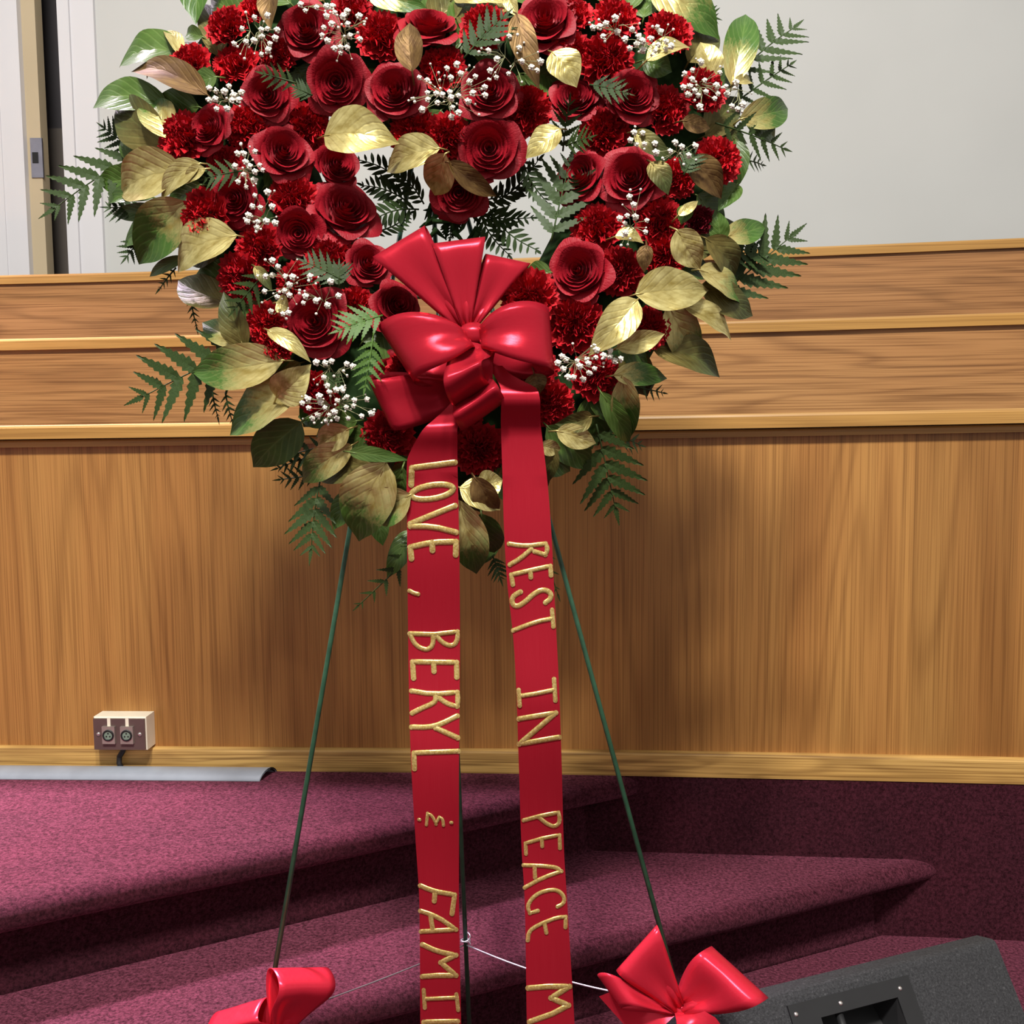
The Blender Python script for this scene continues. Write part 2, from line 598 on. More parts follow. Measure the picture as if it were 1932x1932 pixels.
def step(name, e0, e1, ztop, depth, x_left, x_right):
    """carpeted step: rounded nose swept along the edge line e0-e1 (plan), riser set back under it"""
    d = (e1 - e0); d.z = 0; d.normalize()
    nb = V3((-d.y, d.x, 0))
    if nb.y < 0: nb = -nb
    s0 = (x_left - e0.x) / d.x
    s1 = (x_right - e0.x) / d.x
    R = 0.024
    prof = [(depth, ztop - 0.001), (0.10, ztop), (0.05, ztop)]
    for k in range(9):
        a = math.pi / 2 + math.pi * k / 8
        prof.append((R + math.cos(a) * R * 1.25, ztop - R + math.sin(a) * R))
    prof += [(0.052, ztop - 2 * R), (0.056, ztop - 2 * R - 0.012), (0.052, ztop - 0.16 + 0.008), (0.046, ztop - 0.16), (depth, ztop - 0.16)]
    rows = []
    N = 60
    for i in range(N + 1):
        s = s0 + (s1 - s0) * i / N
        o = e0 + d * s
        row = []
        for j, (b, z) in enumerate(prof):
            wv = mnoise.noise(V3((s * 2.5, j * 0.15, ztop * 9))) * 0.0035 if 2 < j < len(prof) - 2 else 0
            q = o + nb * (b + wv)
            row.append(V3((q.x, q.y, z + wv * 0.6)))
        rows.append(row)
    mb = MB()
    mb.grid(rows, close=True)
    n = len(prof)
    mb.f.append(tuple(range(n)))
    mb.f.append(tuple(len(mb.v) - n + k for k in range(n))[::-1])
    return tag(mb.build(name, M['carpet'], None, True), kind='structure')


L1a, L1b = at_z(0, 1712, ZP), at_z(1060, 1492, ZP)
L2a, L2b = at_z(634, 1898, ZS), at_z(1540, 1676, ZS)
step('floor_platform', L1a, L1b, ZP, 2.2, -2.6, 1.3)
step('floor_step', L2a, L2b, ZS, 1.2, -2.6, 1.5)

# back wall with door
YB = 3.6
BX = lambda px, py=260: at_y(px, py, YB).x
xa, xb_, xc, xd, xe = BX(8), BX(52), BX(78), BX(125), BX(190)
mb = MB()
mb.box(((xd + 0.02 + 5) / 2, YB + 0.06, 2.2), V3(((5 - xd - 0.02) / 2, 0, 0)), V3((0, 0.06, 0)), V3((0, 0, 2.2)))
mb.box(((xb_ - 5) / 2, YB + 0.06, 2.2), V3(((5 + xb_) / 2, 0, 0)), V3((0, 0.06, 0)), V3((0, 0, 2.2)))
tag(mb.build('wall_back', M['white'], None, False), kind='structure')
door = tag(empty('door_1', ((xb_ + xd) / 2, YB, 0)), 'doorway left ajar beside the white wall, with pale casing', None, None, 'structure')


def vbox(name, x0, x1, y0, y1, z0, z1, mat, par):
    mb = MB()
    mb.box(((x0 + x1) / 2, (y0 + y1) / 2, (z0 + z1) / 2), V3(((x1 - x0) / 2, 0, 0)), V3((0, (y1 - y0) / 2, 0)), V3((0, 0, (z1 - z0) / 2)))
    return mb.build(name, mat, par, False)


vbox('casing', xd, xd + (xe - xd) * 0.33, YB - 0.030, YB + 0.13, 0, 4.4, M['casing'], door)
vbox('casing', xd + (xe - xd) * 0.33, xe, YB - 0.018, YB + 0.01, 0, 4.4, M['casing'], door)
vbox('casing', xa, xa + (xb_ - xa) * 0.55, YB - 0.018, YB + 0.01, 0, 4.4, M['casing'], door)
vbox('casing', xa + (xb_ - xa) * 0.5, xb_, YB - 0.034, YB + 0.01, 0, 4.4, M['casing'], door)
vbox('casing', xa - 0.25, xa, YB - 0.022, YB + 0.01, 0, 4.4, M['casing'], door)
vbox('jamb', xb_ - 0.01, xc, YB - 0.004, YB + 0.05, 0, 4.4, M['jamb'], door)
pz = at_y(72, 298, YB - 0.006)
sp = vbox('strike_plate', pz.x - 0.024, pz.x + 0.016, YB - 0.009, YB, pz.z - 0.066, pz.z + 0.066, M['steel'], door)
vbox('latch_hole_shade', pz.x - 0.018, pz.x + 0.002, YB - 0.011, YB, pz.z - 0.018, pz.z + 0.018, M['hole_shade'], sp)  # solid block proud of the plate, painted black as the shade of an opening
pz2 = at_y(100, 242, YB + 0.9).z
vbox('far_wall', xc - 1.5, xd + 1.2, YB + 1.3, YB + 1.35, 0, 4.4, M['dark'], door)
vbox('far_ceiling', xc - 1.55, xd + 1.25, YB + 0.12, YB + 1.35, 4.40, 4.44, M['dark'], door)
vbox('far_side_wall', xc - 1.55, xc - 1.50, YB + 0.12, YB + 1.35, 0, 4.4, M['dark'], door)
vbox('far_side_wall', xd + 1.20, xd + 1.25, YB + 0.12, YB + 1.35, 0, 4.4, M['dark'], door)
vbox('far_cabinet', xc - 1.5, xd + 1.2, YB + 0.9, YB + 1.0, 0, pz2, M['taupe'], door)

# ================================================================== WALL BOX, CABLE, COVER
i0 = min(range(len(wall_xy)), key=lambda i: abs(proj(V3((wall_xy[i].x, wall_xy[i].y, 0.45)))[0] - 232))
wn = wall_normal(i0)
wd = V3((-wn.y, wn.x, 0))
if wd.x < 0: wd = -wd
wp = V3((wall_xy[i0].x, wall_xy[i0].y, 0))
DB = 0.045
fp = wp + wn * DB
c00, c11 = hit(175, 1353, fp, wn), hit(277, 1416, fp, wn)
cen = (c00 + c11) / 2
hw = abs((c11 - c00).dot(wd)) / 2
hh = abs(c11.z - c00.z) / 2
ZU = V3((0, 0, 1))
box = tag(empty('audio_wall_box', cen - wn * DB - ZU * hh), 'ivory surface-mounted microphone jack box with brown steel plate on oak panel', 'wall box')
mb = MB()
rows = []
for dn, g in ((-DB, 0), (-0.004, 0.0), (-0.001, -0.003)):
    rows.append([cen + wn * dn + wd * (sx * (hw + g)) + ZU * (sy * (hh + g)) for sx, sy in ((-1, -1), (1, -1), (1, 1), (-1, 1))])
mb.grid(rows, close=True)
mb.f.append((8, 9, 10, 11)); mb.f.append((3, 2, 1, 0))
mb.build('housing', M['ivory'], box, False)
mb = MB()
mb.box(cen + wn * 0.001, wd * (hw * 0.97), wn * 0.002, ZU * (hh * 0.93))
plate = mb.build('face_plate', M['plate'], box, False)
for k in (-1, 1):
    sc = cen + wd * (k * hw * 0.345 * 1.0 - hw * 0.02) + ZU * (hh * -0.02)
    mb = MB()
    mb.box(sc + wn * 0.005, wd * (hw * 0.24), wn * 0.004, ZU * (hh * 0.52))
    jack = mb.build('jack', M['nickel'], box, False)
    mb = MB()
    a0 = sc + wn * 0.008
    rows = []
    for rr, dn in ((hh * 0.34, 0), (hh * 0.34, 0.003), (hh * 0.25, 0.003), (hh * 0.24, -0.001)):
        rows.append([a0 + wn * dn + wd * (math.cos(q * math.pi / 8) * rr) + ZU * (math.sin(q * math.pi / 8) * rr) for q in range(16)])
    mb.grid(rows, close=True)
    mb.build('socket_ring', M['black'], jack)
    mb = MB()
    mb.tube([a0 + wn * -0.001, a0 + wn * 0.0018], hh * 0.25, 16)
    mb.build('socket_face', M['socket'], jack, False)
    mb = MB()
    for q in range(3):
        an = math.radians(90 + 120 * q)
        pc = a0 + wn * 0.002 + wd * math.cos(an) * hh * 0.12 + ZU * math.sin(an) * hh * 0.12
        mb.tube([pc - wn * 0.001, pc + wn * 0.0006], hh * 0.045, 8)
    mb.build('socket_holes', M['black'], jack, False)
    mb = MB()
    mb.box(cen + wd * (k * hw * 0.345 - hw * 0.02) + wn * 0.0036 + ZU * hh * 0.75, wd * (hw * 0.06), wn * 0.0008, ZU * (hh * 0.25))
    mb.build('label_tape', M['ivory'], box, False)
    mb = MB()
    pc = cen + wd * (k * hw * 0.78) + wn * 0.003
    mb.tube([pc - wn * 0.002, pc + wn * 0.0015, pc + wn * 0.0024], [hh * 0.12, hh * 0.12, hh * 0.06], 12)
    mb.build('screw', M['screw'], box)

bz = cen - ZU * hh - wn * 0.02
cz = at_z(219, 1447, ZP)
mb = MB()
mb.tube([bz + ZU * 0.006, bz - wn * -0.0 + wd * -0.004 - ZU * 0.008, bz - wd * 0.012 - ZU * 0.02 , V3((bz.x - 0.012, bz.y - 0.002, ZP + 0.02)), V3((bz.x - 0.006, bz.y - 0.006, ZP + 0.008))], 0.0055, 10)
tag(mb.build('audio_cable', M['black'], None), 'short black cable running from the jack box down under the grey strip', 'cable')

# cable cover strip: shallow arch along the wall base, open right end
mb = MB()
rows = []
for i in range(len(wall_xy)):
    p = wall_xy[i]
    px, _ = proj(V3((p.x, p.y, ZP)))
    if px > 512: break
    n = wall_normal(i)
    row = []
    for k in range(9):
        a = math.pi * k / 8
        row.append(p + n * (0.014 + 0.032 - math.cos(a) * 0.030) + V3((0, 0, ZP + 0.001 + math.sin(a) * 0.016)))
    rows.append(row)
e = wall_xy[i]
d = (wall_xy[i] - wall_xy[i - 1]).normalized()
end = at_z(505, 1462, ZP)
sh = (V3((end.x, end.y, 0)) - rows[-1][4]).dot(d)
rows.append([q + d * (sh - 0.006 + 0.02 * (1 - k / 8)) for k, q in enumerate(rows[-1])])
mb.grid(rows)
inner = [[q - V3((0, 0, 0.003)) for q in r] for r in rows]
mb.grid(inner)
cv = mb.build('cable_cover', M['cover'], None)
tag(cv, 'long grey vinyl cable cover strip lying along the baseboard with an open end', 'cable cover')
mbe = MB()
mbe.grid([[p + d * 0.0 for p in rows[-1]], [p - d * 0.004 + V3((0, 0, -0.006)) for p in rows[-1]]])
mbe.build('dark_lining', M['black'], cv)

# ================================================================== FLOOR MONITOR SPEAKER
ZT = 0.21
TR, TL = at_z(1876, 1770, ZT), at_z(1365, 1897, ZT)
ee = (TR - TL); ee.z = 0; ee.normalize()
TL = TL - ee * 0.06
LEN = (TR - TL).length
hn = V3((ee.y, -ee.x, 0))
if hn.y > 0: hn = -hn
SL = math.radians(56)
ss = hn * math.cos(SL) - ZU * math.sin(SL)
fn = hn * math.sin(SL) + ZU * math.cos(SL)
spk = tag(empty('stage_monitor', V3(((TL.x + TR.x) / 2, TL.y, 0))), 'black carpet-covered wedge stage monitor speaker on the carpet by the steps', 'speaker')


def fc(px, py, lift=0.0):
    return hit(px, py, TL + fn * lift, fn)


def uvf(p):
    d_ = p - TL
    return d_.dot(ee), d_.dot(ss)


FL = (ZT - 0.03) / math.sin(SL)
q0, q1 = uvf(fc(1546, 1918)), uvf(fc(1692, 1884))
hu0, hu1 = q0[0], q1[0]
hv0 = (q0[1] + q1[1]) / 2
hv1 = hv0 + 0.085


def fpnt(u, v, lift=0.0): return TL + ee * u + ss * v + fn * lift


mb = MB()
r = 0.012
us = [0, hu0, hu1, LEN]
vs_ = [r, hv0, hv1, FL]
grid = [[fpnt(u, v) for u in us] for v in vs_]
b = len(mb.v)
fs = []
for i in range(3):
    for j in range(3):
        if i == 1 and j == 1: continue
        fs.append((i * 4 + j, i * 4 + j + 1, (i + 1) * 4 + j + 1, (i + 1) * 4 + j))
mb.add([p for r_ in grid for p in r_], fs)
# rounded top edge and back, bottom
prof = [fpnt(0, r), fpnt(0, r * 0.35, -r * 0.12), fpnt(0, 0, -r * 0.55), TL - hn * 0.035 - ZU * 0.012, TL - hn * 0.06 - ZU * 0.05, TL - hn * 0.10 - ZU * (ZT - 0.0),
        fpnt(0, FL) - ZU * (fpnt(0, FL).z), fpnt(0, FL)]
mb.grid([[p for p in prof], [p + ee * LEN for p in prof]])
mb.add(prof, [tuple(range(len(prof)))])
mb.add([p + ee * LEN for p in prof], [tuple(range(len(prof)))[::-1]])
mb.build('cabinet', M['spk'], spk, False)
# recessed handle: plate frame + cup + grip bar + screws
pu0, pu1 = uvf(fc(1486, 1906))[0], uvf(fc(1716, 1855))[0]
pv0, pv1 = uvf(fc(1600, 1868))[1], hv1 + 0.03
mb = MB()
for (u0, u1, v0, v1) in ((pu0, pu1, pv0, hv0), (pu0, pu1, hv1, pv1), (pu0, hu0, hv0, hv1), (hu1, pu1, hv0, hv1)):
    c_ = fpnt((u0 + u1) / 2, (v0 + v1) / 2, 0.001)
    mb.box(c_, ee * ((u1 - u0) / 2), ss * ((v1 - v0) / 2), fn * 0.0025)
hp = mb.build('handle_plate', M['plastic'], spk, False)
mb = MB()
o4 = [fpnt(hu0, hv0), fpnt(hu1, hv0), fpnt(hu1, hv1), fpnt(hu0, hv1)]
i4 = [fpnt(hu0 + .01, hv0 + .004, -0.05), fpnt(hu1 - .01, hv0 + .004, -0.05), fpnt(hu1 - .01, hv1 - .01, -0.025), fpnt(hu0 + .01, hv1 - .01, -0.025)]
mb.grid([o4, i4], close=True)
mb.f.append((4, 5, 6, 7))
mb.build('handle_cup', M['plastic'], hp, False)
gb = uvf(fc(1588, 1915))[0]
mb = MB()
mb.tube([fpnt(gb, hv0 - 0.002, -0.006), fpnt(gb, hv1, -0.006)], 0.006, 12)
mb.build('grip_bar', M['plastic'], hp)
for (sx_, sy_) in ((1502, 1914), (1586, 1893), (1698, 1865)):
    pc = fc(sx_, sy_, 0.003)
    mb = MB()
    mb.tube([pc - fn * 0.002, pc + fn * 0.001, pc + fn * 0.0022], [0.0034, 0.0034, 0.0014], 10)
    mb.build('screw', M['screw'], hp)

# ================================================================== EASEL
easel = tag(empty('wire_easel', V3((0.0, 1.3, 0))), 'dark green wire tripod easel holding the heart wreath', 'easel')
apex = W(807, 136, -0.012)


def to_floor(a, b):
    t_ = (0.004 - a.z) / (b.z - a.z)
    return a + (b - a) * t_


footL = to_floor(apex, W(515, 1850, -0.012))
footR = to_floor(apex, W(1256, 1790, -0.012))
ra = at_y(892, 2133, 1.50)
footB = V3((ra.x, 1.50, 0.004))
for ft in (footL, footR):
    mb = MB()
    mb.tube([apex + (apex - ft) * 0.02, ft], 0.0034, 10)
    mb.build('leg', M['wire_green'], easel)
mb = MB()
mb.tube([apex + V3((0, 0.006, 0)), footB], 0.0034, 10)
mb.build('leg', M['wire_green'], easel)


def on_line(a, b, py):
    lo, hi = 0.0, 1.0
    for _ in range(40):
        mid = (lo + hi) / 2
        if proj(a + (b - a) * mid)[1] < py: lo = mid
        else: hi = mid
    return a + (b - a) * lo


rb = on_line(apex, footB, 1782)
kr = on_line(apex, footR, 1890)
kl = on_line(apex, footL, 1925)


def sag(a, b, amt, n=14):
    return [a.lerp(b, i / n) - ZU * (amt * 4 * (i / n) * (1 - i / n)) for i in range(n + 1)]


mb = MB(); mb.tube(sag(rb, kr, 0.014), 0.0013, 6); mb.build('brace_wire', M['wire_silver'], easel)
mb = MB(); mb.tube(sag(rb, kl, 0.004), 0.0010, 6); mb.build('brace_wire', plain('dull_wire', srgb(110, 104, 104), 0.4, 0.4), easel)
mb = MB()
mb.tube([rb + V3((math.cos(a) * 0.007, math.sin(a) * 0.007, 0.004 * math.sin(a * 0.5) + i * 0.0006)) for i, a in enumerate([k * 0.6 for k in range(24)])], 0.0010, 6)
mb.build('wire_twist', M['wire_silver'], easel)
mb = MB()
mb.tube([W(720, 560, -0.014), W(905, 560, -0.014)], 0.003, 8)
mb.build('cross_bar', M['wire_green'], easel)

# ================================================================== HEART WREATH
wreath = tag(empty('heart_wreath', W(870, 930, 0)), 'open heart wreath of red roses, carnations, gold-painted leaves and baby\'s breath on the easel', 'wreath')
HEART = [(866, 185), (780, 130), (680, 95), (560, 95), (475, 170), (455, 290), (495, 420), (565, 530), (640, 640), (730, 730), (810, 790), (870, 815),
         (940, 785), (1030, 710), (1100, 620), (1160, 510), (1215, 400), (1245, 280), (1225, 160), (1150, 95), (1050, 85), (950, 125)]


def smooth_closed(pts, sub=6):
    out = []
    n = len(pts)
    for i in range(n):
        p0, p1, p2, p3 = [V3((*pts[(i + k) % n], 0)) for k in (-1, 0, 1, 2)]
        for s in range(sub):
            t_ = s / sub
            out.append(0.5 * ((2 * p1) + (-p0 + p2) * t_ + (2 * p0 - 5 * p1 + 4 * p2 - p3) * t_ ** 2 + (-p0 + 3 * p1 - 3 * p2 + p3) * t_ ** 3))
    return out


HC = smooth_closed(HEART)


def hdist(px, py):
    p = V3((px, py, 0))
    best, q = 1e9, None
    for h in HC:
        d_ = (h - p).length_squared
        if d_ < best: best, q = d_, h
    return math.sqrt(best), (p - q)


def off(px, py):
    d_, _ = hdist(px, py)
    return 0.035 + 0.075 * math.sqrt(max(0.0, 1 - (d_ / 190.0) ** 2))


mb = MB()
ring = [W(h.x, h.y, 0.025) for h in HC]
rows = []
for i, p in enumerate(ring):
    tdir = (ring[(i + 1) % len(ring)] - ring[i - 1]).normalized()
    sdir = tdir.cross(WN).normalized()
    rows.append([p + sdir * (math.cos(a) * 0.098) + WN * (math.sin(a) * 0.052) for a in [2 * math.pi * k / 12 for k in range(12)]])
rows.append(rows[0])
mb.grid(rows, close=True)
mb.build('foam_form', M['foam'], wreath)


# ---- rose meshes
def rose_meshes(seed, N=24, ninner=12, openness=1.0):
    rnd = random.Random(seed)
    center = MB()
    petals = []
    ang = rnd.random() * 6
    NI = 15
    for k in range(N):
        inner = k < NI
        f = k / (NI - 1.0) if inner else 1.0
        g = 0.0 if inner else (k - NI) / (N - NI - 1.0)
        if inner:
            Rt = (0.07 + 0.58 * f ** 0.9) * (0.8 + 0.2 * openness)
            ha = 2.3 - 1.15 * f ** 0.7
            zt = 0.98 - 0.10 * f + 0.04 * math.sin(k * 2.1)
            curl = 0.015 + 0.07 * f
            lean = 0.72
        else:
            Rt = (0.70 + 0.20 * g) * (0.72 + 0.28 * openness)
            ha = 1.05 - 0.1 * g
            zt = 0.86 - 0.30 * g * openness
            curl = (0.12 + 0.16 * g) * openness
            lean = 0.62
        ang += 2.399 + rnd.uniform(-0.2, 0.2)
        ph = rnd.random() * 6
        tipx = rnd.uniform(-0.35, 0.35)
        tip = rnd.uniform(0.02, 0.07) if not inner else 0.0
        sk = rnd.uniform(0.05, 0.12)
        rows, uv = [], []
        nu, nv = 12, 7
        for j in range(nv + 1):
            v = j / nv
            row = []
            for i in range(nu + 1):
                u = -1 + 2 * i / nu
                top = 1 - 0.20 * abs(u) ** 3.5 + tip * math.exp(-((u - tipx) / 0.25) ** 2) + 0.015 * math.sin(u * 5 + ph)
                vv = v * top
                wgt = math.sin(min(1, 0.15 + v * 1.1) * math.pi / 2) ** 0.7
                a = ang + u * ha * wgt
                rho = Rt * ((1 - lean) + lean * vv ** 0.55)
                c_ = max(0, (vv - 0.62) / 0.38)
                rho += curl * c_ ** 1.5 * (1 + 0.25 * math.sin(u * 4 + ph))
                rho *= 1 + sk * u
                z = zt * vv - curl * 0.85 * c_ ** 2.4 + 0.012 * math.sin(u * 6 + ph * 2)
                row.append(V3((math.cos(a) * rho, math.sin(a) * rho, z)))
                uv.append(((u + 1) / 2, v))
            rows.append(row)
        if k < ninner:
            center.grid(rows, uv)
        else:
            mb_ = MB()
            mb_.grid(rows, uv)
            petals.append(mesh('petal', mb_.v, mb_.f, M['rose'], True, mb_.uv))
    # receptacle: closed cup under the petals
    rows = []
    for j in range(6):
        b_ = j / 5
        rows.append([V3((math.cos(a) * r_, math.sin(a) * r_, z_)) for a in [2 * math.pi * q / 14 for q in range(14)]
                     for r_, z_ in [(0.001 + 0.62 * math.sin(b_ * math.pi / 2), 0.45 - 0.5 * math.cos(b_ * math.pi / 2) + (0.0 if j else 0.0))]])
    center.grid(rows, [(0.5, 0.1)] * (6 * 14), close=True)
    rows = [[V3((math.cos(a) * r_, math.sin(a) * r_, 0.40)) for a in [2 * math.pi * q / 14 for q in range(14)]] for r_ in (0.60, 0.001)]
    center.grid(rows, [(0.5, 0.1)] * 28, close=True)
    cm = mesh('rose', center.v, center.f, M['rose'], True, center.uv)
    return cm, petals


ROSES = [rose_meshes(1), rose_meshes(2), rose_meshes(3, openness=0.9), rose_meshes(4, openness=0.62)]


# ---- carnation meshes
def carn_petal(mb_, rnd, ang, ha, r_in, r_out, elev, z0, amp, nu=11, nv=5):
    ph, ph2 = rnd.random() * 6, rnd.random() * 6
    fr = rnd.uniform(5.5, 8.5)
    rows, uv = [], []
    ce, se = math.cos(elev), math.sin(elev)
    for j in range(nv + 1):
        v = j / nv
        row = []
        for i in range(nu + 1):
            u = -1 + 2 * i / nu
            rr = r_in + (r_out - r_in) * v
            if j == nv: rr *= 1 + (0.05 if i % 2 else -0.05) - 0.10 * u * u
            a = ang + u * ha * (0.35 + 0.65 * v)
            ruff = amp * v ** 1.3 * (math.sin(u * fr + ph) + 0.6 * math.sin(u * fr * 1.9 + ph2))
            cup = elev + 0.25 * v
            x = rr * math.cos(cup) - ruff * math.sin(cup)
            z = z0 + rr * math.sin(cup) + ruff * math.cos(cup)
            tang = 0.5 * ruff * math.sin(u * 3 + ph)
            row.append(V3((math.cos(a) * x - math.sin(a) * tang, math.sin(a) * x + math.cos(a) * tang, z)))
            uv.append(((u + 1) / 2, v))
        rows.append(row)
    mb_.grid(rows, uv)


def carn_meshes(seed, mat):
    rnd = random.Random(seed)
    outer = []
    n = 6
    for k in range(n):
        mb_ = MB()
        carn_petal(mb_, rnd, 2 * math.pi * k / n + rnd.uniform(-.15, .15), 0.68, 0.1, 1.0 + rnd.uniform(-.06, .06), rnd.uniform(-0.22, -0.05), 0.12, 0.075)
        outer.append(mesh('petal', mb_.v, mb_.f, mat, True, mb_.uv))
    c_ = MB()
    for (n, ro, el, ha, am) in ((9, 0.97, 0.15, 0.55, 0.10), (9, 0.92, 0.42, 0.55, 0.11), (9, 0.84, 0.70, 0.6, 0.11), (8, 0.76, 0.92, 0.75, 0.12), (7, 0.70, 1.15, 1.0, 0.12), (5, 0.66, 1.38, 1.6, 0.12)):
        a0 = rnd.random() * 6
        for k in range(n):
            carn_petal(c_, rnd, a0 + 2 * math.pi * k / n + rnd.uniform(-.2, .2), ha * rnd.uniform(.85, 1.15), 0.05, ro * rnd.uniform(.88, 1.08), el + rnd.uniform(-.12, .12), 0.0, am)
    return mesh('carnation', c_.v, c_.f, mat, True, c_.uv), outer


CARNS = [carn_meshes(11, M['carn']), carn_meshes(12, M['carn']), carn_meshes(13, M['carn'])]
CARND = [carn_meshes(14, M['carn_dark'])]


def flower(kind, px, py, rpx, dx=None, dy=None, lift=0.0, dark=False, variant=None, squash=1.0):
    o_ = off(px, py) + lift
    R = rpx * (WP0 - CAM).dot(-WN) / F * (1.02 if kind == 'rose' else 1.04)
    if kind == 'rose':
        depth_in = 0.62 * R
    else:
        depth_in = 0.45 * R
    _, out = hdist(px, py)
    tx, ty = (out.x / 165.0 * 0.55, -out.y / 165.0 * 0.55)
    if dx is not None: tx, ty = dx, dy
    else:
        tx += random.uniform(-.18, .18); ty += random.uniform(-.18, .18)
    axis = (WN + WX * tx + WU * ty).normalized()
    pos = W(px, py, o_) - axis * depth_in
    q = axis.to_track_quat('Z', 'Y').to_matrix().to_4x4()
    Mx = Matrix.Translation(pos) @ q @ Matrix.Rotation(random.random() * 6.28, 4, 'Z') @ Matrix.Diagonal((R, R * squash, R, 1))
    sets = ROSES if kind == 'rose' else (CARND if dark else CARNS)
    v = variant if variant is not None else random.randrange(len(sets) - (1 if kind == 'rose' else 0))
    cm, pts = sets[v % len(sets)]
    o = link(kind, cm, wreath, Mx)
    if dark: o['label'] = 'small dark wine-red carnation'
    for pm in pts:
        c_ = bpy.data.objects.new('petal', pm)
        COL.objects.link(c_)
        c_.parent = o
    return o


ROSE_LIST = [
    (577, 54, 52), (635, 155, 54), (504, 179, 46), (391, 240, 40, None, None, 0.02), (536, 285, 50), (637, 311, 46, .5, .1, .01, 3), (744, 171, 52),
    (809, 44, 52, .1, .75, 0.01), (923, 171, 52), (1028, 36, 55), (923, 280, 58), (866, 362, 52, 0, -.45, -0.01), (651, 393, 60), (443, 375, 46, -.2, -.2, .005),
    (563, 439, 48, .1, -.4, .0, 3), (695, 496, 42), (594, 607, 60, None, None, .01), (750, 576, 44), (1085, 184, 46, .0, .2, -.01), (1195, 178, 48, .15, 0., .01), (1093, 331, 48),
    (1190, 334, 54), (1090, 511, 56), (742, 712, 42, -.1, -.2, -.03)]
for a in ROSE_LIST:
    px, py, r_ = a[:3]
    dx, dy = (a[3], a[4]) if len(a) > 4 else (None, None)
    flower('rose', px, py, r_, dx, dy, a[5] if len(a) > 5 else 0.005, variant=a[6] if len(a) > 6 else None)

CARN_LIST = [
    (424, 42, 40), (352, 116, 40), (440, 112, 42), (520, 98, 37), (339, 256, 48), (460, 233, 42), (585, 235, 44), (425, 305, 34), (378, 408, 50), (484, 462, 44),
    (551, 370, 44), (447, 524, 44), (625, 480, 46), (501, 612, 40), (516, 650, 34), (669, 578, 38), (558, 535, 40), (594, 745, 40), (728, 826, 48), (905, 850, 46),
    (718, 62, 46), (835, 124, 42), (912, 46, 44), (995, 207, 44), (778, 250, 46), (845, 252, 42), (662, 12, 40), (1080, 20, 38), (1166, 26, 44), (1264, 54, 44),
    (1078, 95, 40), (1147, 110, 50), (1261, 203, 44), (1332, 166, 42), (1138, 248, 48), (1357, 300, 44), (1280, 334, 36), (1124, 426, 48), (1246, 414, 46),
    (1257, 482, 40), (1171, 511, 44), (1085, 607, 54), (1226, 618, 38), (1126, 706, 46), (1042, 762, 42), (480, 10, 34), (770, 700, 40), (870, 780, 40), (1010, 690, 40)]
for (px, py, r_) in CARN_LIST:
    hd, ho = hdist(px, py)
    rim = hd > 85 and (ho.x * (px - 866) + ho.y * (py - 420)) > 0
    flower('carnation', px, py, r_, lift=0.022 if rim else -0.004)
flower('carnation', 999, 557, 50, 0.0, 0.0, 0.035)
flower('carnation', 1326, 412, 34, .5, .1, 0.0, True, 0, 0.8)


# ---- leaves
def leaf_shape(t_):
    return (t_ ** 0.60) * ((1 - t_) ** 1.0) / 0.330 * (1 - 0.25 * max(0.0, (t_ - 0.8) / 0.2) ** 1.0)


def make_leaf(p0, p1, width, nrm, typ, bend=0.14, fold=0.18, rollang=0.0, droop=0.0, seed=0):
    rnd = random.Random(seed)
    T = p1 - p0
    L = T.length
    T.normalize()
    S = T.cross(nrm).normalized()
    Nn = S.cross(T).normalized()
    cs, sn = math.cos(rollang), math.sin(rollang)
    S, Nn = S * cs + Nn * sn, Nn * cs - S * sn
    nv, nu = 16, 8
    wa, wb = rnd.random() * 6, rnd.random() * 6
    side = rnd.uniform(-0.05, 0.05)
    rows, uv = [], []
    for j in range(nv + 1):
        t_ = j / nv
        h = 0.03 * width / 1 if t_ == 0 else leaf_shape(min(0.9995, max(0.002, t_))) * width / 2
        h = max(h, width * 0.02 if t_ < 0.5 else 0.0)
        arc = bend * L * math.sin(math.pi * t_) - droop * L * t_ * t_
        c_ = p0 + T * (L * t_) + Nn * arc + S * (side * L * math.sin(math.pi * t_))
        row = []
        for i in range(nu + 1):
            u = -1 + 2 * i / nu
            z = fold * abs(u) ** 1.3 * h + 0.06 * h * math.sin(t_ * 13 + wa + u * 2) * abs(u) + 0.05 * h * math.sin(t_ * 34 - abs(u) * 5 + wb) * (1 - abs(u))
            row.append(c_ + S * (u * h * (1 - 0.12 * fold)) + Nn * z)
            uv.append(((u + 1) / 2, t_))
        rows.append(row)
    mb_ = MB()
    mb_.grid(rows, uv)
    st = [p0 - T * 0.010 - nrm * 0.014, p0, p0 + T * (L * 0.15) + Nn * (bend * L * math.sin(math.pi * 0.15)) - Nn * 0.0004]
    mb_.tube(st, [0.0012, 0.0012, 0.0006], 5)
    for q in range(15): mb_.uv[-1 - q] = (0.5, 0.0)
    o = link('leaf', mesh('leaf', mb_.v, mb_.f, M[typ], True, mb_.uv), wreath)
    o['label'] = LEAFDESC[typ]
    return o


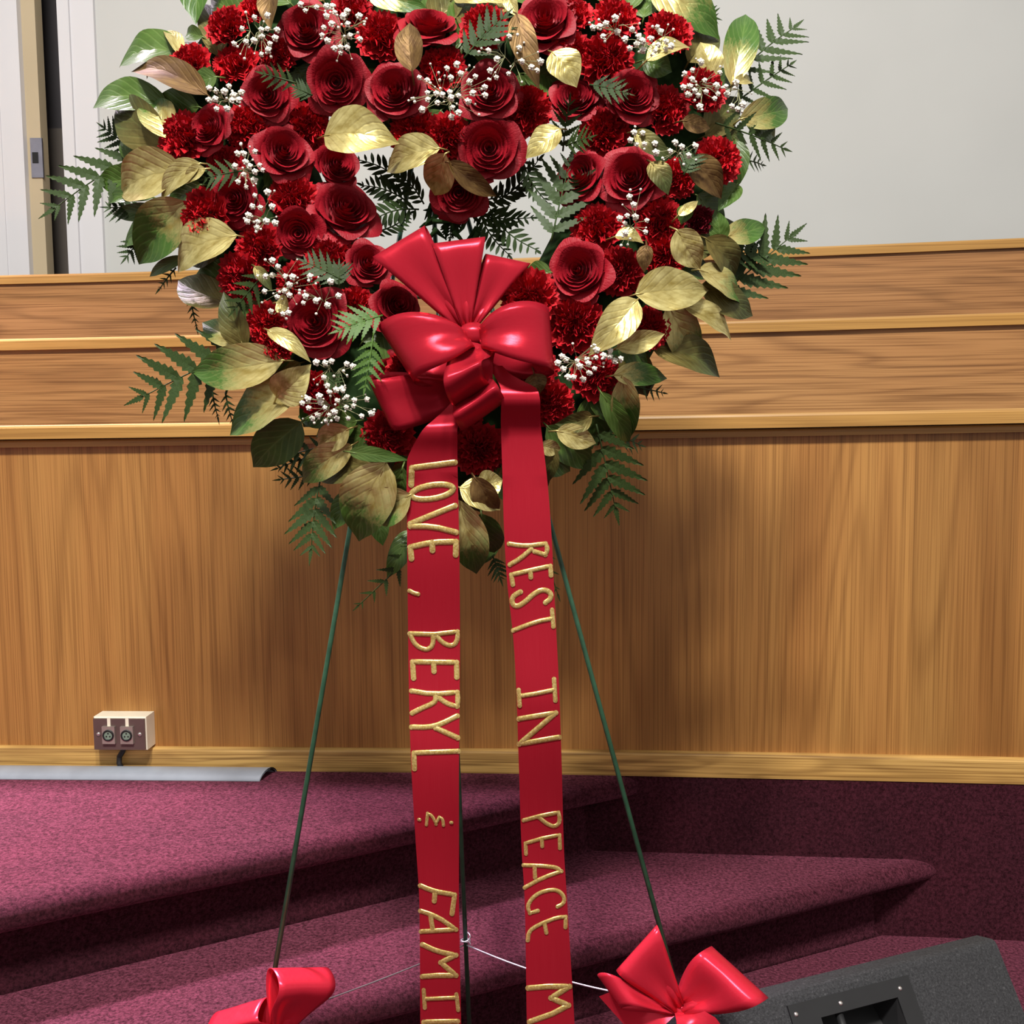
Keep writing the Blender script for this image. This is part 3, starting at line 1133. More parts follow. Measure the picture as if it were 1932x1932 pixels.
S_ = 500 / 1932.0
CROP = dict(A=(150, 0), B=(550, 0), C=(1000, 0), D=(250, 400), E=(600, 400), F=(1000, 400), G=(400, 700), H=(750, 700))
LEAVES = [  # crop, base x,y, tip x,y, width, type, lift
    ('A', 740, 370, 258, 464, 310, 'g', 0), ('A', 740, 400, 610, 225, 110, 'G', .02), ('A', 900, -260, 862, 205, 340, 'm', 0), ('A', 780, 510, 490, 580, 130, 'g', 0),
    ('A', 640, 760, 60, 757, 260, 'g', 0), ('A', 930, 690, 362, 510, 220, 'b', .035), ('A', 660, 1090, 300, 740, 320, 'o', .01), ('A', 660, 1010, 490, 735, 250, 'm', .025),
    ('A', 420, 1180, 296, 990, 100, 'g', .015), ('A', 420, 1290, 125, 1325, 210, 'g', 0.005), ('A', 760, 1230, 290, 1420, 360, 'G', .02), ('A', 880, 1190, 580, 1450, 180, 'G', .045),
    ('A', 920, 1230, 760, 1340, 110, 'G', .045), ('A', 770, 1470, 430, 1930, 350, 's', .02), ('A', 540, 1440, 170, 1480, 150, 'd', 0), ('A', 720, 1640, 330, 1810, 210, 'd', -.005),
    ('A', 600, 1540, 230, 1560, 130, 'd', -.01), ('A', 1000, 560, 830, 640, 150, 'd', .03), ('A', 900, 270, 780, 240, 110, 'd', 0), ('A', 1440, -120, 1400, 230, 190, 'b', .04),
    ('D', 760, 170, 310, 440, 330, 'G', .03), ('D', 380, 330, 140, 470, 90, 'd', 0), ('D', 700, 660, 300, 470, 250, 'o', .005), ('D', 820, 1000, 670, 580, 210, 'o', .025),
    ('D', 840, 960, 480, 780, 190, 'm', .01), ('D', 880, 1010, 740, 610, 170, 'd', .01), ('D', 1100, 1080, 455, 1170, 310, 'm', .02), ('D', 1050, 1350, 1300, 1110, 250, 'G', .04),
    ('D', 1210, 1310, 680, 1620, 360, 'm', .02), ('D', 1230, 1530, 880, 1860, 300, 'd', 0), ('D', 985, 860, 1300, 1095, 110, 'G', .05), ('D', 890, 395, 1020, 580, 80, 'o', .045),
    ('D', 1050, 660, 1140, 700, 120, 'G', .04),
    ('G', 1000, 420, 770, 560, 190, 'G', .03), ('G', 1020, 540, 660, 815, 220, 'm', .025), ('G', 1150, 670, 735, 790, 220, 'o', .03), ('G', 1270, 670, 1065, 1250, 370, 'm', .04),
    ('G', 1040, 880, 880, 1160, 180, 'g', .02), ('G', 1450, 900, 1160, 1090, 260, 's', .045), ('G', 1190, 1030, 1245, 1275, 150, 'd', 0.005), ('G', 1450, 1160, 1275, 1515, 160, 'g', .01),
    ('G', 1000, 590, 1430, 655, 100, 'd', .045), ('G', 1390, 700, 1330, 960, 180, 'd', .02),
    ('H', 455, 850, 750, 1015, 220, 'G', .03), ('H', 590, 840, 770, 790, 190, 'G', .02), ('H', 440, 940, 575, 1495, 270, 'm', .025), ('H', 610, 1040, 700, 1350, 270, 'd', .005),
    ('H', 560, 770, 745, 1010, 170, 'b', .035), ('H', 1040, 540, 1195, 570, 110, 'G', .02), ('H', 1090, 400, 1395, 710, 240, 'd', .015), ('H', 1160, 435, 1450, 528, 160, 'G', .035),
    ('H', 1420, 330, 1150, 390, 140, 'o', .03), ('H', 1640, 40, 1690, 530, 200, 's', .03), ('H', 1480, 150, 1690, 540, 150, 'g', .02), ('H', 1140, 560, 1105, 810, 100, 'o', .02),
    ('H', 700, 1180, 600, 1420, 130, 'd', -.005),
    ('F', 770, 600, 1320, 560, 300, 'G', .04), ('F', 780, 640, 425, 1045, 240, 'G', .045), ('F', 630, 990, 975, 890, 150, 'G', .04), ('F', 1000, 680, 1205, 1100, 280, 'm', .02),
    ('F', 880, 980, 1375, 1210, 270, 'o', .01), ('F', 1110, 680, 1470, 935, 220, 'G', .025), ('F', 1240, 540, 1640, 755, 240, 'o', .01), ('F', 1230, 420, 1560, 660, 230, 'm', .02),
    ('F', 1280, 190, 1490, 530, 240, 'o', .01), ('F', 1070, 130, 1245, 420, 220, 'G', .035), ('F', 610, 1190, 1015, 1212, 160, 's', .03), ('F', 1390, 220, 1350, -20, 140, 'g', .01),
    ('F', 1410, 190, 1735, 88, 180, 's', .01), ('F', 640, 1000, 860, 1110, 170, 'd', .01), ('F', 850, 240, 830, 440, 110, 'b', .035),
    ('F', 620, 180, 830, 230, 130, 'G', .02), ('F', 30, 1180, 70, 1330, 150, 'b', .03),
    ('C', 1470, 620, 1565, 130, 240, 's', .005), ('C', 880, -80, 1390, 275, 340, 'm', .01), ('C', 1340, 560, 1240, 310, 190, 'G', .015), ('C', 850, 440, 1180, 325, 150, 'G', .035),
    ('C', 160, 380, 340, 640, 240, 'G', .05), ('B', 1640, 100, 1810, 640, 180, 'b', .045), ('C', 220, 940, -30, 1160, 200, 'G', .04), ('C', 1530, 870, 1915, 780, 220, 's', .005),
    ('C', 1560, 850, 1790, 1010, 210, 'd', -.005), ('C', 1500, 1020, 1490, 1400, 170, 'd', .0), ('C', 1150, 1150, 1405, 1450, 210, 'b', .03), ('C', 880, 1180, 1010, 1420, 150, 'o', .045),
    ('C', 1510, 1340, 1370, 1540, 150, 'g', .005), ('C', 1080, 1570, 1230, 1455, 70, 'G', .03), ('C', 1110, 880, 1320, 935, 120, 'b', .03), ('C', 760, 960, 1040, 1150, 130, 'o', .04),
    ('C', 1490, 600, 1620, 590, 90, 'G', .02), ('C', 820, 440, 1040, 520, 200, 'd', .01), ('C', 1150, 1500, 1100, 1640, 110, 'g', .02),
    ('B', 240, 990, 785, 1040, 350, 'G', .04), ('B', 1080, 1080, 670, 1245, 260, 'G', .035), ('B', 1120, 1120, 1030, 1440, 230, 'G', .055), ('B', 1140, 1180, 1490, 1430, 150, 'b', .055),
    ('B', 880, 520, 860, 160, 190, 'b', .05), ('B', 560, -30, 1010, 80, 170, 'm', .0), ('B', 1570, -40, 1650, 130, 100, 'G', .03), ('B', 1180, -10, 1560, 20, 160, 'G', 0),
    ('E', 1700, 440, 1480, 480, 160, 'd', .005)]
rs = random.Random(21)
for k, (cr, bx_, by_, tx_, ty_, wd_, typ, lf) in enumerate(LEAVES):
    cx, cy = CROP[cr]
    b0 = (cx + bx_ * S_, cy + by_ * S_)
    t0 = (cx + tx_ * S_, cy + ty_ * S_)
    p0 = W(*b0, off(*b0) + lf)
    p1 = W(*t0, off(*t0) + lf - 0.004)
    wpx = wd_ * S_
    make_leaf(p0, p1, wpx * 1.30 / F * 0.98 * 1.10, (WN + V3((rs.uniform(-.15, .15), 0, rs.uniform(-.1, .2)))).normalized(), typ,
              rs.uniform(0.05, 0.16), rs.uniform(0.10, 0.40), rs.uniform(-0.35, 0.35), rs.uniform(-0.05, 0.1), k)

for k in range(0, len(HC), 2):
    h, h2 = HC[k], HC[(k + 1) % len(HC)]
    tv = (h2 - h).normalized()
    for sg in (1, -1):
        ov = V3((-tv.y, tv.x, 0)) * sg
        outer = (h - V3((866, 420, 0))).dot(ov) > 0
        r0, r1 = (85, 165) if outer else (30, 105)
        j1, j2 = rs.uniform(-30, 30), rs.uniform(-45, 45)
        b0 = h + ov * r0 + tv * j1
        t0 = h + ov * (r1 + rs.uniform(-10, 12)) + tv * j2
        lf = -0.012 if outer else -0.028
        make_leaf(W(b0.x, b0.y, off(b0.x, b0.y) + lf), W(t0.x, t0.y, off(t0.x, t0.y) + lf - 0.012), rs.uniform(0.035, 0.05), WN, rs.choice('ddgoo' if outer else 'ddd'),
                  rs.uniform(.03, .12), rs.uniform(.1, .35), rs.uniform(-.3, .3), 0.0, 500 + k * 2 + sg)


# ---- ferns
def pinna_mesh(mat, teeth=7):
    """lance-shaped leaflet with toothed edges and a slight fold along the midrib"""
    vs, fs = [], []
    n = teeth * 2
    for i in range(n + 1):
        t_ = i / n
        h = 0.165 * min(1.0, (t_ + 0.06) / 0.22) ** 0.7 * max(0.0, 1 - t_) ** 0.75
        h *= 1.12 if i % 2 else 0.70
        fw = 0.035 if i % 2 else -0.01
        vs += [(t_ + fw * (1 - t_), -h, 0.03), (t_, 0, 0.03 * math.sin(3 * t_)), (t_ + fw * (1 - t_), h, 0.03)]
    for i in range(n):
        for k in range(2):
            fs.append((i * 3 + k, i * 3 + k + 1, i * 3 + k + 4, i * 3 + k + 3))
    return mesh('leaflet', vs, fs, mat, False)


def oval_mesh(mat):
    vs, fs = [], []
    n = 6
    for i in range(n + 1):
        t_ = i / n
        h = 0.12 * math.sin(math.pi * min(1, t_ * 0.97 + 0.03)) ** 0.8
        vs += [(t_, -h, 0.02), (t_, 0, 0), (t_, h, 0.02)]
    for i in range(n):
        for j in range(2):
            fs.append((i * 3 + j, i * 3 + j + 1, (i + 1) * 3 + j + 1, (i + 1) * 3 + j))
    return mesh('leaflet', vs, fs, mat, True)


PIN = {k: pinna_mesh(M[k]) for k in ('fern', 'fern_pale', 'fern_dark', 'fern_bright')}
OVL = {k: oval_mesh(M[k]) for k in ('fern', 'fern_dark')}
FERNDESC = dict(fern='green leatherleaf fern frond', fern_pale='green leatherleaf fern frond', fern_dark='green fine-leaved fern frond', fern_bright='bright green fern tip')
leaflet_count = 0


def frond(bx_, by_, tx_, ty_, wpx, kind='fern', lf=0.0, pairs=9, oval=False, joined=False, curve=0.0, tipback=0.0):
    global leaflet_count
    p0 = W(bx_, by_, off(bx_, by_) + lf)
    p1 = W(tx_, ty_, off(tx_, ty_) + lf - tipback)
    T = p1 - p0
    L = T.length
    T.normalize()
    S = T.cross(WN).normalized()
    Nn = S.cross(T).normalized()
    if Nn.dot(WN) < 0: Nn = -Nn
    rnd = random.Random(int(bx_ * 7 + ty_))
    rollf = rnd.uniform(-.3, .3)
    S, Nn = S * math.cos(rollf) + Nn * math.sin(rollf), Nn * math.cos(rollf) - S * math.sin(rollf)
    pos = lambda t_: p0 + T * (L * t_) + S * (curve * L * math.sin(math.pi * t_)) + Nn * (0.05 * L * math.sin(math.pi * t_))
    mb_ = MB()
    mb_.tube([pos(i / 10) for i in range(11)], [0.0011 * (1 - 0.6 * i / 10) + 0.0002 for i in range(11)], 5)
    Wm = wpx / F * 1.40
    src = (OVL if oval else PIN)[kind]
    mats = []
    for i in range(pairs):
        t_ = (i + 0.6) / (pairs + 0.4)
        ln = Wm * (0.62 if oval else 0.72) * math.sin(math.pi * (0.18 + 0.80 * t_)) ** 0.8 * (1.05 - 0.25 * t_)
        for sg in (1, -1):
            d_ = (T * (0.75 + 0.3 * t_ + rnd.uniform(-.1, .1)) + S * sg + Nn * rnd.uniform(-.15, .2)).normalized()
            y_ = Nn.cross(d_).normalized()
            z_ = d_.cross(y_)
            mats.append(((pos(t_ + (0.02 if sg > 0 else 0))), d_, y_, z_, ln))
    mats.append((pos(0.93), T, S, Nn, max(0.012, Wm * 0.30)))
    MM = []
    for (p, d_, y_, z_, ln) in mats:
        wf = 1.0 if not oval else 1.2
        m_ = Matrix.Identity(4)
        for r in range(3):
            m_[r][0], m_[r][1], m_[r][2], m_[r][3] = d_[r] * ln, y_[r] * ln * wf, z_[r] * ln, p[r]
        MM.append(m_)
    if joined:
        for m_ in MM:
            mb_.add([m_ @ v.co for v in src.vertices], [tuple(f.vertices) for f in src.polygons])
        o = mb_.build('fern_frond', M[kind], wreath)
    else:
        o = mb_.build('fern_frond', M[kind], wreath)
        for m_ in MM:
            link('leaflet', src, o, m_)
            leaflet_count += 1
    o['label'] = FERNDESC[kind]
    return o


FERNS = [
    (262, 290, 92, 402, 120, 'fern', .0, 6), (470, 655, 258, 755, 150, 'fern', -.01, 6), (604, 905, 587, 1046, 105, 'fern', .0, 6), (1125, 800, 1163, 968, 125, 'fern', .01, 6),
    (1355, 560, 1500, 440, 140, 'fern_pale', -.005, 6), (1385, 145, 1505, 48, 110, 'fern_pale', -.015, 6), (1385, 195, 1497, 118, 70, 'fern', -.005, 6), (1350, 232, 1486, 284, 75, 'fern', .005, 6),
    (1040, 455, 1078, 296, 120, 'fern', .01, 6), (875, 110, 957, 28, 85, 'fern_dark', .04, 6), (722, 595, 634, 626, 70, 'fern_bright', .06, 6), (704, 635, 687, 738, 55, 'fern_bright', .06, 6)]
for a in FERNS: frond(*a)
FERNS2 = [
    (250, 280, 192, 238, 60, 'fern_dark'), (270, 395, 200, 392, 60, 'fern_dark'), (275, 440, 235, 490, 50, 'fern_dark'), (332, 505, 300, 547, 24, 'fern_dark'),
    (360, 560, 372, 620, 24, 'fern_dark'), (425, 740, 440, 800, 30, 'fern_dark', 0, 5), (400, 735, 412, 790, 26, 'fern_dark', 0, 5),
    (620, 840, 515, 870, 60, 'fern_dark'), (600, 895, 525, 905, 44, 'fern_dark'), (590, 860, 520, 885, 40, 'fern_dark'), (835, 985, 666, 1152, 56, 'fern', -.01, 7),
    (1140, 815, 1212, 842, 50, 'fern'), (1190, 728, 1254, 742, 38, 'fern_dark'), (1395, 300, 1440, 312, 36, 'fern_dark'), (1370, 480, 1440, 480, 80, 'fern_dark'),
    (1062, 285, 1076, 184, 56, 'fern_dark', .03), (1112, 160, 1185, 178, 60, 'fern_dark', .02), (1068, 275, 1118, 258, 50, 'fern', .04), (645, 528, 570, 492, 60, 'fern', .04, 6),
    (503, 512, 438, 590, 60, 'fern', .04), (560, 157, 493, 138, 44, 'fern', .04), (458, 322, 380, 340, 56, 'fern', .04), (590, 180, 555, 165, 40, 'fern_dark', .02), (930, 1050, 945, 1095, 40, 'fern_dark'),
    (1310, 20, 1352, 35, 50, 'fern_pale', -.02), (1000, 960, 1056, 1132, 36, 'fern', -.01), (640, 540, 640, 500, 50, 'fern', .02), (1290, 330, 1310, 290, 50, 'fern', .04), (610, 705, 640, 730, 40, 'fern', .04)]
for a in FERNS2: frond(*a, **({} if len(a) > 7 else dict(pairs=5)), joined=True)
for a in [(780, 365, 670, 300, 58), (775, 385, 680, 350, 56), (790, 395, 690, 425, 56), (800, 385, 735, 320, 50), (930, 385, 1020, 295, 60), (925, 395, 1020, 475, 60), (900, 405, 1010, 410, 58), (905, 400, 965, 485, 56),
          (860, 400, 850, 450, 44), (880, 380, 995, 350, 50), (700, 440, 775, 400, 44), (985, 300, 1040, 390, 50)]:
    frond(*a, 'fern_dark', -.03, 9, True, True, 0.08)

# moss / sphagnum bits at the notch
mb = MB()
for k in range(26):
    x_, y_ = random.uniform(810, 905), random.uniform(370, 440)
    p = W(x_, y_, 0.02 + random.uniform(-.01, .01))
    d_ = V3((random.uniform(-1, 1), random.uniform(-.3, .3), random.uniform(-1.2, .3))).normalized()
    mb.tube([p, p + d_ * 0.012, p + d_ * 0.024 + V3((random.uniform(-.006, .006), 0, 0))], [0.004, 0.003, 0.0006], 5)
tag(mb.build('moss', M['foam'], wreath), kind='stuff')


# ---- baby's breath
def blossom_mesh(seed):
    rnd = random.Random(seed)
    mb_ = MB()
    for k in range(11):
        a = 2.399 * k
        el = 1.45 - 1.5 * (k / 10)
        d_ = V3((math.cos(a) * math.cos(el), math.sin(a) * math.cos(el), math.sin(el)))
        s1 = d_.orthogonal().normalized()
        s2 = d_.cross(s1)
        c_ = d_ * 0.55
        vs = [c_ * 0.2, c_ + s1 * 0.42 + d_ * 0.2, c_ + d_ * 0.46 + s2 * rnd.uniform(-.1, .1), c_ - s1 * 0.42 + d_ * 0.2, c_ + s2 * 0.42 + d_ * 0.1, c_ - s2 * 0.42 + d_ * 0.1]
        mb_.add(vs, [(0, 1, 4), (1, 2, 4), (4, 2, 3), (0, 4, 3), (0, 5, 1), (1, 5, 2), (5, 3, 2), (0, 3, 5)])
    return mesh('blossom', mb_.v, mb_.f, M['blossom'], True)


BLO = [blossom_mesh(i) for i in range(3)]
SPRAYS = [
    (484, 68, 46, 44, 15), (422, 182, 36, 28, 13), (470, 316, 30, 44, 14), (494, 400, 30, 48, 12), (648, 60, 42, 52, 17), (590, 10, 40, 12, 6), (848, 176, 72, 56, 26), (964, 112, 58, 46, 13),
    (1158, 54, 50, 24, 9), (1214, 78, 36, 30, 10), (1250, 72, 26, 26, 6), (1322, 158, 42, 44, 17), (1390, 172, 28, 40, 7), (1276, 284, 48, 24, 8), (1200, 262, 22, 22, 6), (1196, 416, 30, 60, 10),
    (530, 532, 58, 42, 14), (606, 560, 38, 36, 7), (525, 592, 26, 12, 3), (630, 704, 40, 36, 10), (636, 768, 72, 32, 25), (1090, 682, 46, 36, 15), (1156, 675, 20, 20, 6)]
nb_ = 0
for (cx, cy, rx, ry, n) in SPRAYS:
    n = max(3, int(n * 0.95))
    lf = 0.055
    rnd = random.Random(int(cx * 3 + cy))
    pts = []
    tries = 0
    while len(pts) < n and tries < 2000:
        tries += 1
        a, r_ = rnd.random() * 6.283, math.sqrt(rnd.random())
        x_, y_ = cx + math.cos(a) * rx * r_, cy + math.sin(a) * ry * r_
        if all((x_ - q[0]) ** 2 + (y_ - q[1]) ** 2 > 10.5 ** 2 for q in pts): pts.append((x_, y_))
    root = W(cx, cy + ry * 0.4, off(cx, cy) + 0.005)
    mb_ = MB()
    heads = []
    hub = [W(cx + rnd.uniform(-.3, .3) * rx, cy + rnd.uniform(-.3, .3) * ry, off(cx, cy) + lf * 0.6) for _ in range(max(2, n // 5))]
    for h in hub: mb_.tube([root, root.lerp(h, 0.5) + WX * 0.003, h], 0.0005, 4, False)
    for (x_, y_) in pts:
        p = W(x_, y_, off(x_, y_) + lf + rnd.uniform(-0.012, 0.012))
        h = min(hub, key=lambda q: (q - p).length)
        mb_.tube([h, h.lerp(p, 0.5) + V3((rnd.uniform(-.004, .004), 0, rnd.uniform(-.004, .004))), p], 0.00042, 4, False)
        heads.append(p)
    budpos = []
    for k in range(n):
        a, r_ = rnd.random() * 6.283, math.sqrt(rnd.random()) * 1.15
        x_, y_ = cx + math.cos(a) * rx * r_, cy + math.sin(a) * ry * r_
        p = W(x_, y_, off(x_, y_) + lf + rnd.uniform(-0.02, 0.01))
        h = min(hub, key=lambda q: (q - p).length)
        mb_.tube([h, p], 0.0003, 4, False)
        budpos.append(p)
    sp_ = mb_.build('babys_breath_spray', M['gstem'], wreath)
    sp_['label'] = 'spray of tiny white baby\'s breath on thin stems'
    for p in heads:
        R = rnd.uniform(0.0036, 0.0054)
        q = (WN + V3((rnd.uniform(-.5, .5), 0, rnd.uniform(-.5, .5)))).to_track_quat('Z', 'Y').to_matrix().to_4x4()
        link('blossom', rnd.choice(BLO), sp_, Matrix.Translation(p) @ q @ Matrix.Scale(R, 4))
        nb_ += 1
    mb_ = MB()
    for p in budpos:
        R = rnd.uniform(0.0011, 0.002)
        mb_.tube([p - WN * R, p - WN * R * .5, p + WN * R * .5, p + WN * R], [R * .3, R, R, R * .3], 6)
    tag(mb_.build('buds', M['blossom'], sp_), kind='stuff')

# ================================================================== BIG BOW WITH LETTERED TAILS
bow = tag(empty('ribbon_bow', W(880, 640, 0.15)), 'large red satin bow with two long gold-lettered tails on the heart wreath', 'bow')


def ribbon_loop(K, A, B, T, name, mat, parent, toward, kwid=0.18, nt=32, ns=8, twist=0.0, pw=0.62, KW=None, fast=1.0, oval=False):
    mid = (A + B) / 2
    wv = B - A
    d_ = mid - K
    n = wv.cross(d_).normalized()
    if n.dot(toward) < 0: n = -n
    rows = []
    for i in range(nt + 1):
        t_ = i / nt
        f = math.sin(math.pi * t_) ** pw if not oval else (1 - math.cos(2 * math.pi * t_)) / 2
        row = []
        for j in range(ns + 1):
            s = j / ns
            g_ = 1 - (1 - f) ** fast
            kw_ = wv * kwid if KW is None else KW
            off_ = kw_.lerp(wv, g_) * (s - .5)
            cr = 0.05 * wv.length * math.sin(s * 9 + t_ * 2) * (1 - f)
            row.append(K.lerp(mid, f) + off_ + n * (T * math.sin(2 * math.pi * t_) * ((0.35 + 0.65 * f) if not oval else 1.0) + cr + twist * (s - .5) * f))
        rows.append(row)
    mb_ = MB()
    mb_.grid(rows)
    o = mb_.build(name, mat, parent)
    md = o.modifiers.new('thick', 'SOLIDIFY')
    md.thickness = 0.0006
    return o


LOOPS = [  # K, A, B, T, oK, oA, oB, twist, kwid, pw
    ((872, 618), (706, 486), (800, 424), .014, .145, .135, .150, -.01, .18, .62),
    ((880, 616), (812, 458), (914, 450), .014, .148, .150, .140, .01, .18, .62),
    ((890, 618), (915, 480), (1000, 498), .014, .145, .132, .118, .0, .18, .62),
    ((905, 640), (1036, 586), (1046, 704), .034, .160, .148, .156, .0, .35, .45),
    ((885, 640), (716, 620), (782, 722), .034, .160, .146, .160, .0, .35, .45),
    ((872, 738), (694, 712), (738, 806), .028, .125, .135, .112, .0, .35, .5)]
for (K, A, B, T, ok, oa, ob, tw, kw, pw_) in LOOPS:
    ribbon_loop(W(*K, ok), W(*A, oa), W(*B, ob), T, 'loop', M['satin'], bow, WN, twist=tw, kwid=kw, pw=pw_, fast=3.0 if T > 0.02 else 1.0, oval=T > 0.03)
for (KA, KB, A, B, T, oka, okb, oa, ob) in [((852, 752), (922, 704), (866, 806), (950, 748), .022, .150, .150, .165, .165), ((850, 632), (934, 660), (848, 756), (916, 712), .030, .165, .165, .185, .185)]:
    ka, kb = W(*KA, oka), W(*KB, okb)
    ribbon_loop((ka + kb) / 2, W(*A, oa), W(*B, ob), T, 'loop', M['satin'], bow, WN, pw=.6, KW=kb - ka)
# knot
mb = MB()
kc = W(893, 632, 0.150)
rows = []
for i in range(9):
    a = math.pi * i / 8
    rows.append([kc + WX * (math.cos(b_) * math.sin(a) * 0.020) + WU * (math.cos(a) * 0.016) + WN * (math.sin(b_) * math.sin(a) * 0.014) for b_ in [2 * math.pi * k / 12 for k in range(12)]])
mb.grid(rows, close=True)
mb.build('knot', M['satin'], bow)

YT = 1.265
TAILS = [
    [(745, 862, 900), (770, 842, 885), (792, 818, 870), (808, 800, 863), (826, 788, 863), (850, 775, 863), (870, 768, 863), (1000, 768, 866), (1200, 770, 868), (1330, 772, 867), (1450, 776, 866), (1600, 785, 866),
     (1700, 791, 866), (1932, 793, 870), (2150, 796, 874)],
    [(690, 920, 948), (705, 930, 962), (718, 938, 985), (735, 945, 1014), (800, 945, 1020), (900, 948, 1032), (1000, 951, 1040), (1100, 957, 1045), (1200, 968, 1050), (1300, 974, 1055), (1450, 979, 1060),
     (1600, 984, 1064), (1700, 990, 1070), (1932, 994, 1084), (2150, 1000, 1094)]]


def tail_depth(k, py):
    top = TAILS[k][0][0]
    y0 = (W(880, 745, 0.135).y if k == 0 else W(935, 690, 0.150).y)
    s = min(1, (py - top) / 130.0)
    y = y0 + (YT - y0) * (3 * s * s - 2 * s ** 3)
    bulge = -0.020 * math.exp(-((py - top - 62) / 34.0) ** 2)
    return y + bulge + s * (0.010 * math.sin((py - 900) / 260.0 * 2.0 + k * 1.7) + 0.004 * math.sin(py / 61.0 + k))


def tail_pt(k, px, py, lift=0.0, cup=True):
    tab = TAILS[k]
    x0 = interp(py, [(a[0], a[1]) for a in tab]); x1 = interp(py, [(a[0], a[2]) for a in tab])
    s = (px - x0) / max(1, x1 - x0)
    y = tail_depth(k, py) - lift + (0.004 * (s - .5) ** 2 * 4) * (1 if py > 900 else 0.3)
    return at_y(px, py, y)


tails = []
for k in range(2):
    tab = TAILS[k]
    ys = []
    y = tab[0][0]
    while y < 2150:
        ys.append(y)
        y += 6 if y < 900 else 14
    rows = []
    for y in ys:
        x0 = interp(y, [(a[0], a[1]) for a in tab]); x1 = interp(y, [(a[0], a[2]) for a in tab])
        rows.append([tail_pt(k, x0 + (x1 - x0) * j / 8, y) for j in range(9)])
    mb_ = MB()
    mb_.grid(rows)
    o = mb_.build('tail', M['satin'], bow)
    o['label'] = ('ribbon tail lettered LOVE, BERYL & FAMI' if k == 0 else 'ribbon tail lettered REST IN PEACE M')
    tails.append(o)

C2, C3, C4 = (700, 850), (700, 1200), (700, 1532)
LS = 400 / 1932.0


def ell(cx, cy, rx, ry, rot, n=18):
    c_, s_ = math.cos(rot), math.sin(rot)
    return [(cx + math.cos(a) * rx * c_ - math.sin(a) * ry * s_, cy + math.cos(a) * rx * s_ + math.sin(a) * ry * c_) for a in [2 * math.pi * k / n for k in range(n + 1)]]


LETTERS = [  # tail, crop, strokes
    (0, C2, [[(765, 108), (372, 158), (366, 312)]], 27),
    (0, C2, [ell(557, 376, 196, 62, -0.16)], 27),
    (0, C2, [[(765, 503), (560, 585), (358, 668)], [(358, 690), (560, 690), (775, 745)]], 27),
    (0, C2, [[(368, 985), (358, 880), (560, 835), (775, 830), (772, 950)], [(557, 838), (560, 910)]], 27),
    (0, C2, [[(350, 1278), (392, 1302), (428, 1308)]], 20),
    (0, C2, [[(352, 1668), (575, 1675), (788, 1650), (790, 1728), (745, 1785), (660, 1760), (595, 1690)], [(565, 1680), (568, 1755), (540, 1805), (480, 1815), (395, 1765), (358, 1680)]], 22),
    (0, C3, [[(388, 385), (378, 235), (780, 240), (782, 375)], [(570, 240), (574, 322)]], 25),
    (0, C3, [[(370, 500), (560, 530), (785, 512), (792, 580), (785, 640), (700, 622), (620, 565)], [(590, 550), (588, 605), (480, 650), (375, 702)]], 24),
    (0, C3, [[(370, 830), (575, 832), (785, 728)], [(590, 838), (790, 928)]], 25),
    (0, C3, [[(795, 1050), (390, 1065), (396, 1210)]], 24),
    (0, C3, [[(505, 1720), (515, 1615), (560, 1640), (592, 1715), (622, 1650), (655, 1670), (660, 1725)], [(436, 1672), (444, 1674)], [(728, 1700), (736, 1701)]], 15),
    (0, C4, [[(450, 672), (560, 720), (762, 755), (738, 928)], [(582, 745), (576, 812)]], 23),
    (0, C4, [[(450, 902), (600, 950), (775, 1072), (620, 1080), (455, 1090)], [(542, 942), (562, 1072)]], 22),
    (0, C4, [[(468, 1208), (600, 1270), (775, 1305), (635, 1372), (775, 1490), (600, 1490), (468, 1500)]], 24),
    (0, C4, [[(480, 1622), (490, 1785)], [(490, 1705), (780, 1692)], [(778, 1662), (795, 1805)]], 19),
    (0, C4, [[(790, 1908), (480, 1915), (486, 2060)]], 24),
    (1, C2, [[(1258, 850), (1400, 872), (1590, 848), (1612, 900), (1588, 950), (1490, 920)], [(1460, 900), (1360, 985), (1265, 1040)]], 22),
    (1, C2, [[(1292, 1222), (1278, 1132), (1460, 1090), (1635, 1052), (1640, 1138)], [(1452, 1095), (1456, 1155)]], 22),
    (1, C2, [[(1362, 1288), (1285, 1330), (1285, 1405), (1340, 1425), (1420, 1365), (1490, 1300), (1570, 1262), (1640, 1295), (1640, 1350), (1590, 1385)]], 24),
    (1, C2, [[(1650, 1452), (1662, 1605)], [(1655, 1530), (1500, 1560), (1295, 1640)]], 21),
    (1, C3, [[(1668, 392), (1680, 588)], [(1670, 490), (1500, 525), (1350, 548)], [(1345, 492), (1355, 635)]], 21),
    (1, C3, [[(1348, 755), (1510, 728), (1685, 700), (1350, 985), (1715, 922)]], 24),
    (1, C3, [[(1390, 1680), (1540, 1640), (1708, 1608), (1725, 1690), (1680, 1742), (1600, 1712), (1530, 1652)]], 19),
    (1, C4, [[(1412, 382), (1408, 285), (1560, 240), (1718, 210), (1722, 330)], [(1556, 245), (1560, 312)]], 18),
    (1, C4, [[(1390, 485), (1540, 490), (1690, 502), (1735, 540), (1560, 600), (1400, 690)], [(1490, 495), (1495, 598)]], 19),
    (1, C4, [[(1520, 900), (1448, 922), (1420, 850), (1500, 750), (1620, 708), (1710, 712), (1768, 782), (1750, 840), (1700, 862)]], 19),
    (1, C4, [[(1428, 1170), (1440, 1075), (1570, 1010), (1700, 960), (1775, 955), (1772, 1050)], [(1580, 1010), (1598, 1100)]], 19),
    (1, C4, [[(1432, 1605), (1620, 1590), (1810, 1590), (1640, 1695), (1800, 1762), (1650, 1840), (1445, 1912)]], 26)]


